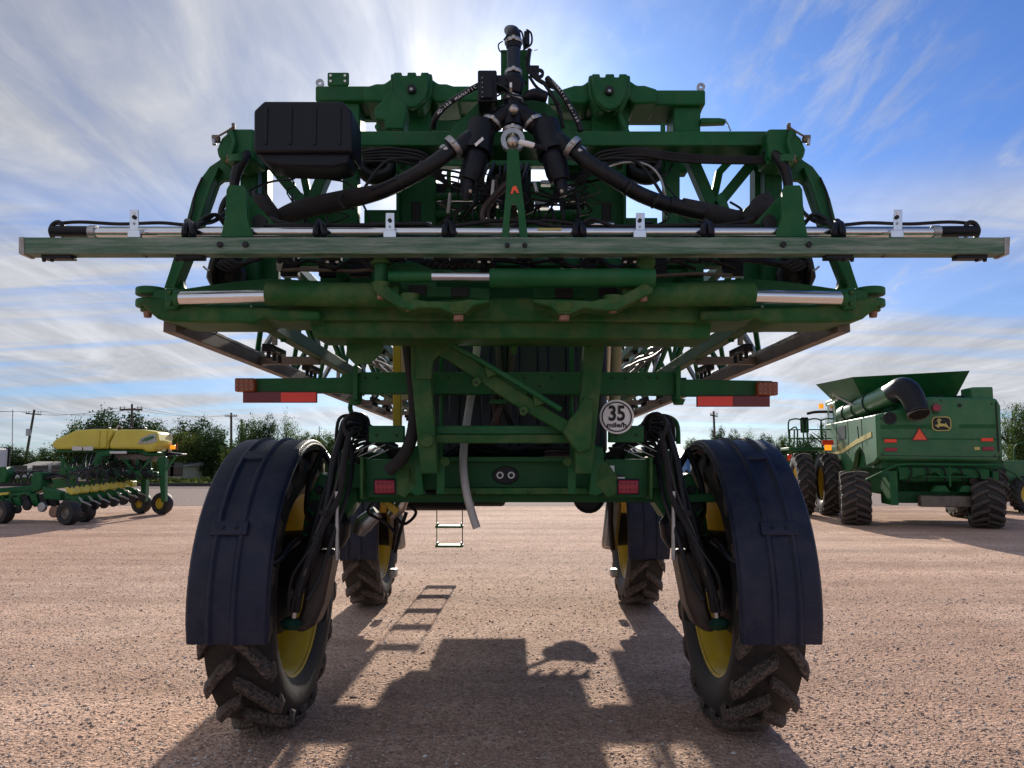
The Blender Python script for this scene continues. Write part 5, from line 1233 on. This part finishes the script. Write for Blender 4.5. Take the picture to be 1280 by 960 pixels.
# ================================================================== PLANTER with yellow hoppers
PL = thing('seed_planter', 'green folded seed planter with big yellow seed hoppers parked at left', 'planter', (-15,24,0))
Yh = 25.0
def pl_(name, pts, Y, th, m, p=None, bev=.04): return MB().prism([P(x,y,Y) for x, y in pts], (0,th,0)).build(name, m, p or PL, bev)
h1 = pl_('seed_hopper', [(63,556),(69,549),(94,538),(116,536),(140,536),(143,539),(136,551),(136,561),(70,561.5)], Yh, 1.2, 'yplas', bev=.14)
h2 = pl_('seed_hopper', [(136.5,561),(136.5,554),(144,539),(150,536.5),(174,536.5),(196,540),(199,553),(191,564),(182,565),(178,561.5)], Yh-.1, 1.0, 'yplas', bev=.14)
pl_('hopper_decal', [(172,555),(176,548),(188,542.5),(195,542.5),(196,552),(190,554)], Yh-.12, .02, 'galv', h2, 0)
pl_('decal_line', [(176,552),(180,548),(191,544.5),(193,547),(184,551)], Yh-.135, .02, 'cgreen', h2, 0)
for x in (122, 131): pl_('hopper_rib', [(x,538),(x+2.5,538),(x+1.5,559),(x-1,559)], Yh-.05, .2, 'yplas', h1)
for x in (117, 127, 155, 172): MB().cyl(P(x,537,Yh+.8), P(x,534.5,Yh+.8), .28, n=18).build('hopper_lid', 'black', PL, .02)
hose('hopper_handle', [(146,536,Yh),(148,532,Yh),(153,535,Yh)], 1, 'galv', PL)
pl_('end_panel', [(210,541),(215,541),(214.5,565),(210,566)], Yh+.85, .06, 'hwhite')
MB().box(P(216,559,Yh+.7), (.16,.1,.14)).build('amber_lamp', 'lamp', PL, .02); pl_('lamp_blade', [(220,554),(222,554),(222,563),(220,563)], Yh+.7, .02, 'amber', bev=0)
pl_('rear_step', [(207,565),(226,567),(226,569),(207,570)], Yh+.5, .5, 'black', bev=.01)
pl_('hopper_frame', [(70,561),(182,562),(186,566),(200,566),(200,570),(180,570),(176,566),(70,565)], Yh+.1, 1.0, 'green')
for x in (96, 110): pl_('hopper_tag', [(x-6,558),(x+6,558),(x+6,563),(x-6,563)], Yh-.15, .03, 'hwhite', bev=0)
pl_('hopper_tag', [(137,564),(158,564),(158,567),(137,567)], Yh-.15, .03, 'hwhite', bev=0)
pl_('support_arch', [(117,585),(119,566),(138,563),(140,568),(126,572),(123,585)], Yh-.1, .15, 'green')
pl_('support_leg', [(196,572),(206,570),(206,628),(201,628)], Yh, .25, 'green'); pl_('support_leg', [(176,575),(183,575),(181,628),(175,628)], Yh+.6, .3, 'green')
pl_('side_brace', [(206,585),(219,568),(221,570),(207,590)], Yh-.1, .1, 'green')
pl_('main_frame', [(40,592),(170,588),(196,590),(196,600),(165,600),(60,612),(40,612)], Yh+.3, .3, 'green')
pl_('meter_row', [(140,566),(190,568),(190,576),(150,578)], Yh+.3, .8, 'rail')
def pl_wheel(px, py, Y, rpx, m='rubber', hub='yellow', name='wheel', w=.28):
    c = P(px, py, Y); r = rpx*Y/F; c.z = r; t_ = sub(name, PL, c)
    MB().lathe([(-w/2,r*.5),(-w/2,r*.92),(-w*.3,r),(w*.3,r),(w/2,r*.92),(w/2,r*.5)], c, (.35,1,0), 32).build('tyre', m, t_)
    MB().lathe([(-w*.35,r*.02),(-w*.25,r*.4),(-w*.42,r*.52),(w*.4,r*.52),(w*.3,.02)], c, (.35,1,0), 24).build('rim', hub, t_)
pl_wheel(203, 627, 25.5, 13.5); pl_wheel(177, 628, 26.0, 12.5); pl_wheel(86, 641, 21.5, 15, hub='rail'); pl_wheel(106, 641, 22.5, 13, hub='rail'); pl_wheel(4, 640, 22, 14, hub='rail')
for k in range(7):
    u = k/6; x = 88+u*74; y = 614-u*9; Y = 21.8+u*3.8; s_ = 1-.15*u
    ru = sub('row_unit', PL, P(x, y+15, Y))
    pl_('seed_box', [(x-7*s_,y-5*s_),(x+3.5*s_,y-4*s_),(x+3.5*s_,y+3*s_),(x+1*s_,y+5*s_),(x-6*s_,y+.5)], Y, .35, 'yplas', ru, .02)
    pl_('row_arm', [(x-8*s_,y+2),(x+6*s_,y+6),(x+12*s_,y+10*s_),(x+12*s_,y+16*s_),(x-6*s_,y+14*s_)], Y+.1, .2, 'green', ru, .01)
    c = P(x+4*s_, y+20*s_, Y+.1); MB().cyl(c, c+V((.03,.08,0)), 8*s_*Y/F, n=20).build('opener_disc', 'black' if k else 'bolt', ru)
    c = P(x-6*s_, y+16*s_, Y+.1); MB().cyl(c, c+V((.03,.08,0)), 6.5*s_*Y/F, n=20).build('gauge_wheel', 'rubber', ru)
    hose('closing_arm', [(x+11*s_,y+8*s_,Y),(x+15*s_,y+13*s_,Y-.1),(x+20*s_,y+15*s_,Y-.2),(x+26*s_,y+18*s_,Y-.2)], 1.1, 'galv', ru, 6)
    c = P(x+17*s_, y+20*s_, Y); MB().cyl(c, c+V((.02,.06,0)), 6*s_*Y/F, n=16).build('closing_wheel', 'rubber', ru)
    hose('seed_hose', [(x,y-4,Y),(x-4,y-14,Y+.2),(x+4,y-24,Y+.5),(x+18,y-28,Y+1),(x+28,y-34,Y+1.5)], 1.1, 'hose', PL, 6)
    hose('seed_hose', [(x+4,y-4,Y),(x+9,y-16,Y+.2),(x+2,y-24,Y+.5),(x-8,y-20,Y+1),(x-12,y-14,Y+1.5)], .8, 'sleeve', PL, 6)
for k in range(16):
    x = 96+k*6.4
    hose('seed_hose', [(x,566,Yh+.8),(x-6+random.uniform(-4,4),578,Yh+.2),(x+random.uniform(-8,8),590,Yh-.2),(x+10,598,Yh-.2)], 1.2, random.choice(['hose','hose','sleeve']), PL, 6)
for k in range(9):
    x = 76+k*13.5; pl_('hanger_bracket', [(x,574),(x+3,574),(x+5,592),(x+1,600),(x-1,592)], Yh+.1+.1*(k % 3), .12, 'green', bev=.01)
    pl_('frame_plate', [(x-3,590),(x+6,587),(x+7,596),(x-2,600)], Yh-.2, .1, 'green', bev=.01)
for (x0, y0, x1, y1) in ((72,570,92,594),(124,572,110,598),(150,572,168,592),(186,572,170,596)): pl_('frame_strut', [(x0,y0),(x0+3,y0),(x1+3,y1),(x1,y1)], Yh-.1, .08, 'green', bev=.01)
for k in range(8):
    x = 92+k*13; MB().box(P(x, 592+random.uniform(-5,5), Yh), (random.uniform(.15,.4),.3,random.uniform(.15,.35))).build('drive_box', random.choice(['black','green','steel']), PL, .02)
# folded wing at the left
pl_('wing_beam', [(-30,612),(52,606),(58,600),(60,606),(52,614),(-30,620)], 22.5, .3, 'green')
pl_('wing_tower', [(41,590),(52,590),(52,612),(38,618),(38,600)], 22.3, .5, 'green'); pl_('wing_tower', [(-5,584),(6,583),(10,592),(6,604),(-5,604)], 22.3, .4, 'green')
pl_('wing_beam', [(52,608),(76,615),(76,626),(54,624)], 22, .3, 'green'); pl_('wing_beam', [(-30,622),(38,614),(38,620),(-30,630)], 22.2, .3, 'yplas' if False else 'green')
pl_('yellow_bar', [(-20,618),(10,615),(10,618),(-20,622)], 22.1, .1, 'yplas', bev=.01)
for (x, y, r) in ((8,636,6),(32,632,6),(51,634,6),(66,640,7),(20,637,5)):
    c = P(x,y,22); MB().cyl(c, c+V((.03,.1,0)), r*22/F, n=20).build('wing_disc', 'steel' if x == 51 else ('bolt' if x == 66 else 'rubber'), PL, .02)
for k in range(7): pl_('wing_arm', [(k*11-8,618),(k*11,617),(k*11+5,632),(k*11-2,634)], 22.2, .2, random.choice(['green','black']), bev=.01)
for k in range(6): hose('wing_hose', [(k*9-5,606,22.5),(k*9+3,594-k,22.6),(k*9+14,592,22.6),(k*9+20,604,22.5)], 1, 'hose', PL, 6)
hose('wing_hose', [(54,602,22.5),(62,593,22.6),(76,594,22.8),(84,598,23)], 1.6, 'hose', PL, 6); pl_('wing_step', [(52,596),(68,594),(70,597),(54,600)], 22.4, .4, 'black', bev=.01)
# ================================================================== SKY, SUN, CAMERA
w = bpy.data.worlds.new('World'); sc.world = w; w.use_nodes = True
nt = w.node_tree; N = nt.nodes; L = nt.links
bg = N['Background']; bg.inputs['Strength'].default_value = SKY_STRENGTH
sk = N.new('ShaderNodeTexSky'); sk.sky_type = 'NISHITA'; sk.sun_disc = False; sk.sun_elevation = SUN_EL; sk.sun_rotation = SUN_AZ
sk.air_density = 1.0; sk.dust_density = .5; sk.ozone_density = 2.0
def mth(op, a, b_=None, c=None, clamp=False):
    n = N.new('ShaderNodeMath'); n.operation = op; n.use_clamp = clamp
    for i, v in enumerate((a, b_, c)):
        if v is None: continue
        if hasattr(v, 'links') or hasattr(v, 'is_linked'): L.new(v, n.inputs[i])
        else: n.inputs[i].default_value = v
    return n.outputs[0]
def vm(op, a, b_=None):
    n = N.new('ShaderNodeVectorMath'); n.operation = op
    for i, v in enumerate((a, b_)):
        if v is None: continue
        if isinstance(v, tuple): n.inputs[i].default_value = v
        else: L.new(v, n.inputs[i])
    return n
tc = N.new('ShaderNodeTexCoord'); sp = N.new('ShaderNodeSeparateXYZ'); L.new(tc.outputs['Generated'], sp.inputs[0])
x, y, z = sp.outputs
zz = mth('MAXIMUM', mth('ADD', z, .10), .02)
cb = N.new('ShaderNodeCombineXYZ'); L.new(mth('DIVIDE', x, zz), cb.inputs[0]); L.new(mth('DIVIDE', y, zz), cb.inputs[1])
def cloud(rot, scl, sz, det, ro, lo, hi, off=(0,0,0), dist=0.):
    mp = N.new('ShaderNodeMapping'); mp.vector_type = 'POINT'; mp.inputs['Location'].default_value = off
    mp.inputs['Rotation'].default_value = (0,0,R(rot)); mp.inputs['Scale'].default_value = (*scl, 1)
    L.new(cb.outputs[0], mp.inputs[0])
    n = N.new('ShaderNodeTexNoise'); n.inputs['Scale'].default_value = sz; n.inputs['Detail'].default_value = det; n.inputs['Roughness'].default_value = ro; n.inputs['Distortion'].default_value = dist
    L.new(mp.outputs[0], n.inputs['Vector'])
    r = N.new('ShaderNodeMapRange'); r.interpolation_type = 'SMOOTHSTEP'; r.inputs[1].default_value = lo; r.inputs[2].default_value = hi; L.new(n.outputs[0], r.inputs[0]); return r.outputs[0]
fib = cloud(32, (1.0, .26), 2.0, 10, .58, .26, .80, dist=1.6)          # combed cirrus
fib2 = cloud(-30, (1.0, .35), 4.0, 10, .62, .40, .80, (3,1,0), 1.2)
mass = cloud(10, (.6, .5), .9, 4, .5, .40, .62, (1.3,.4,0))           # where the sheet is thick
low = cloud(4, (.14, 1.0), 1.1, 8, .62, .36, .58, (0,2.2,0), .6)       # long bars towards the horizon
# the sheet thins out to the right of the sun high up
side = N.new('ShaderNodeMapRange'); side.interpolation_type = 'SMOOTHSTEP'; side.inputs[1].default_value = .20; side.inputs[2].default_value = -.10; side.inputs[3].default_value = .0; side.inputs[4].default_value = 1.0
L.new(mth('SUBTRACT', x, mth('MULTIPLY', mth('SUBTRACT', .40, z), .10)), side.inputs[0])
hz = N.new('ShaderNodeMapRange'); hz.interpolation_type = 'SMOOTHSTEP'; hz.inputs[1].default_value = .36; hz.inputs[2].default_value = .22; hz.inputs[3].default_value = 0; hz.inputs[4].default_value = 1; L.new(z, hz.inputs[0])
hi_ = mth('MULTIPLY', mth('MULTIPLY', side.outputs[0], mth('SUBTRACT', 1.0, mth('MULTIPLY', hz.outputs[0], .55))), mth('ADD', mth('ADD', .66, mth('MULTIPLY', fib, .40)), mth('MULTIPLY', fib2, .12)))
hi2 = mth('MULTIPLY', mth('MULTIPLY', fib, mth('ADD', .2, mth('MULTIPLY', fib2, 1.3))), mth('MULTIPLY', mass, 1.1))
ll = mth('MULTIPLY', hz.outputs[0], mth('ADD', .28, mth('MULTIPLY', low, .80)))
pd = (P(1035,70,10)-V((0,0,H))).normalized(); pdt = vm('DOT_PRODUCT', tc.outputs['Generated'], tuple(pd)).outputs['Value']
pm = N.new('ShaderNodeMapRange'); pm.interpolation_type = 'SMOOTHSTEP'; pm.inputs[1].default_value = .985; pm.inputs[2].default_value = .9995; L.new(pdt, pm.inputs[0])
fine = cloud(24, (1.5, .45), 5.0, 12, .66, .42, .70, (5,2,0), .45)
patch = mth('MULTIPLY', pm.outputs[0], mth('MULTIPLY', fine, .5))
wisps = mth('MULTIPLY', fine, mth('MULTIPLY', mass, .30))
dens = mth('MAXIMUM', mth('MAXIMUM', hi_, hi2), mth('MAXIMUM', ll, mth('MAXIMUM', patch, wisps)), clamp=True)
nearhz = N.new('ShaderNodeMapRange'); nearhz.inputs[1].default_value = 0.; nearhz.inputs[2].default_value = .06; nearhz.inputs[3].default_value = .35; nearhz.inputs[4].default_value = 1; L.new(z, nearhz.inputs[0])
dens = mth('MULTIPLY', dens, nearhz.outputs[0], clamp=True)
back_fill = N.new('ShaderNodeMapRange'); back_fill.interpolation_type = 'SMOOTHSTEP'; back_fill.inputs[1].default_value = .15; back_fill.inputs[2].default_value = -.35; L.new(y, back_fill.inputs[0])  # cloud out of view behind the camera, added to fill the shaded faces
dens = mth('MAXIMUM', dens, mth('MULTIPLY', back_fill.outputs[0], mth('ADD', .25, mth('MULTIPLY', fib, .5))), clamp=True)
sd = (math.sin(SUN_AZ)*math.cos(SUN_EL), math.cos(SUN_AZ)*math.cos(SUN_EL), math.sin(SUN_EL))
dt = vm('DOT_PRODUCT', tc.outputs['Generated'], sd).outputs['Value']; dt = mth('MAXIMUM', dt, 0)
g1 = mth('POWER', dt, 14); g2 = mth('POWER', dt, 150)
br = mth('ADD', mth('ADD', CLOUD_BASE, mth('MULTIPLY', g1, CLOUD_GLOW)), mth('MULTIPLY', g2, CLOUD_CORE))
br = mth('ADD', br, mth('MULTIPLY', mth('MULTIPLY', hz.outputs[0], low), .9))
br = mth('ADD', br, mth('MULTIPLY', back_fill.outputs[0], .9))  # extra brightness of that added cloud
br = mth('MULTIPLY', br, mth('ADD', .62, mth('ADD', mth('MULTIPLY', fib2, .18), mth('MULTIPLY', fib, .34))))
cc = N.new('ShaderNodeCombineXYZ'); L.new(mth('MULTIPLY', br, .93), cc.inputs[0]); L.new(mth('MULTIPLY', br, .955), cc.inputs[1]); L.new(mth('MULTIPLY', br, 1.03), cc.inputs[2])
# tame the bright horizon of the clear sky the way the phone exposure does: richer blue
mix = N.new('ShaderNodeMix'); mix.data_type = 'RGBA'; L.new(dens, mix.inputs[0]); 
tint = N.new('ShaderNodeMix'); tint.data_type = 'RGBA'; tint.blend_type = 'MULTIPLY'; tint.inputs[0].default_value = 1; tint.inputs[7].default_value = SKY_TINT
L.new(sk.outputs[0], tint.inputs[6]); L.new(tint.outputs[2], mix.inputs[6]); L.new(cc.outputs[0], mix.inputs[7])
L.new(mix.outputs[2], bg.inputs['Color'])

sl = bpy.data.lights.new('sun', 'SUN'); sl.energy = SUN_POWER; sl.angle = R(.6); sl.color = (1, .91, .78)
so = bpy.data.objects.new('sun', sl); COL.objects.link(so); so.rotation_euler = V(sd).to_track_quat('Z', 'Y').to_euler(); so.location = (0,0,30)

cd = bpy.data.cameras.new('camera'); cd.sensor_fit = 'HORIZONTAL'; cd.sensor_width = 36; cd.lens = 36*F/1280; cd.clip_end = 3000; cd.clip_start = .05
co = bpy.data.objects.new('camera', cd); COL.objects.link(co); co.location = (0,0,H); co.rotation_euler = (math.pi/2+PT, 0, 0); sc.camera = co
vs = sc.view_settings; vs.view_transform = 'Standard'; vs.look = 'None'; vs.exposure = EXPO; vs.gamma = 1; vs.use_curve_mapping = False
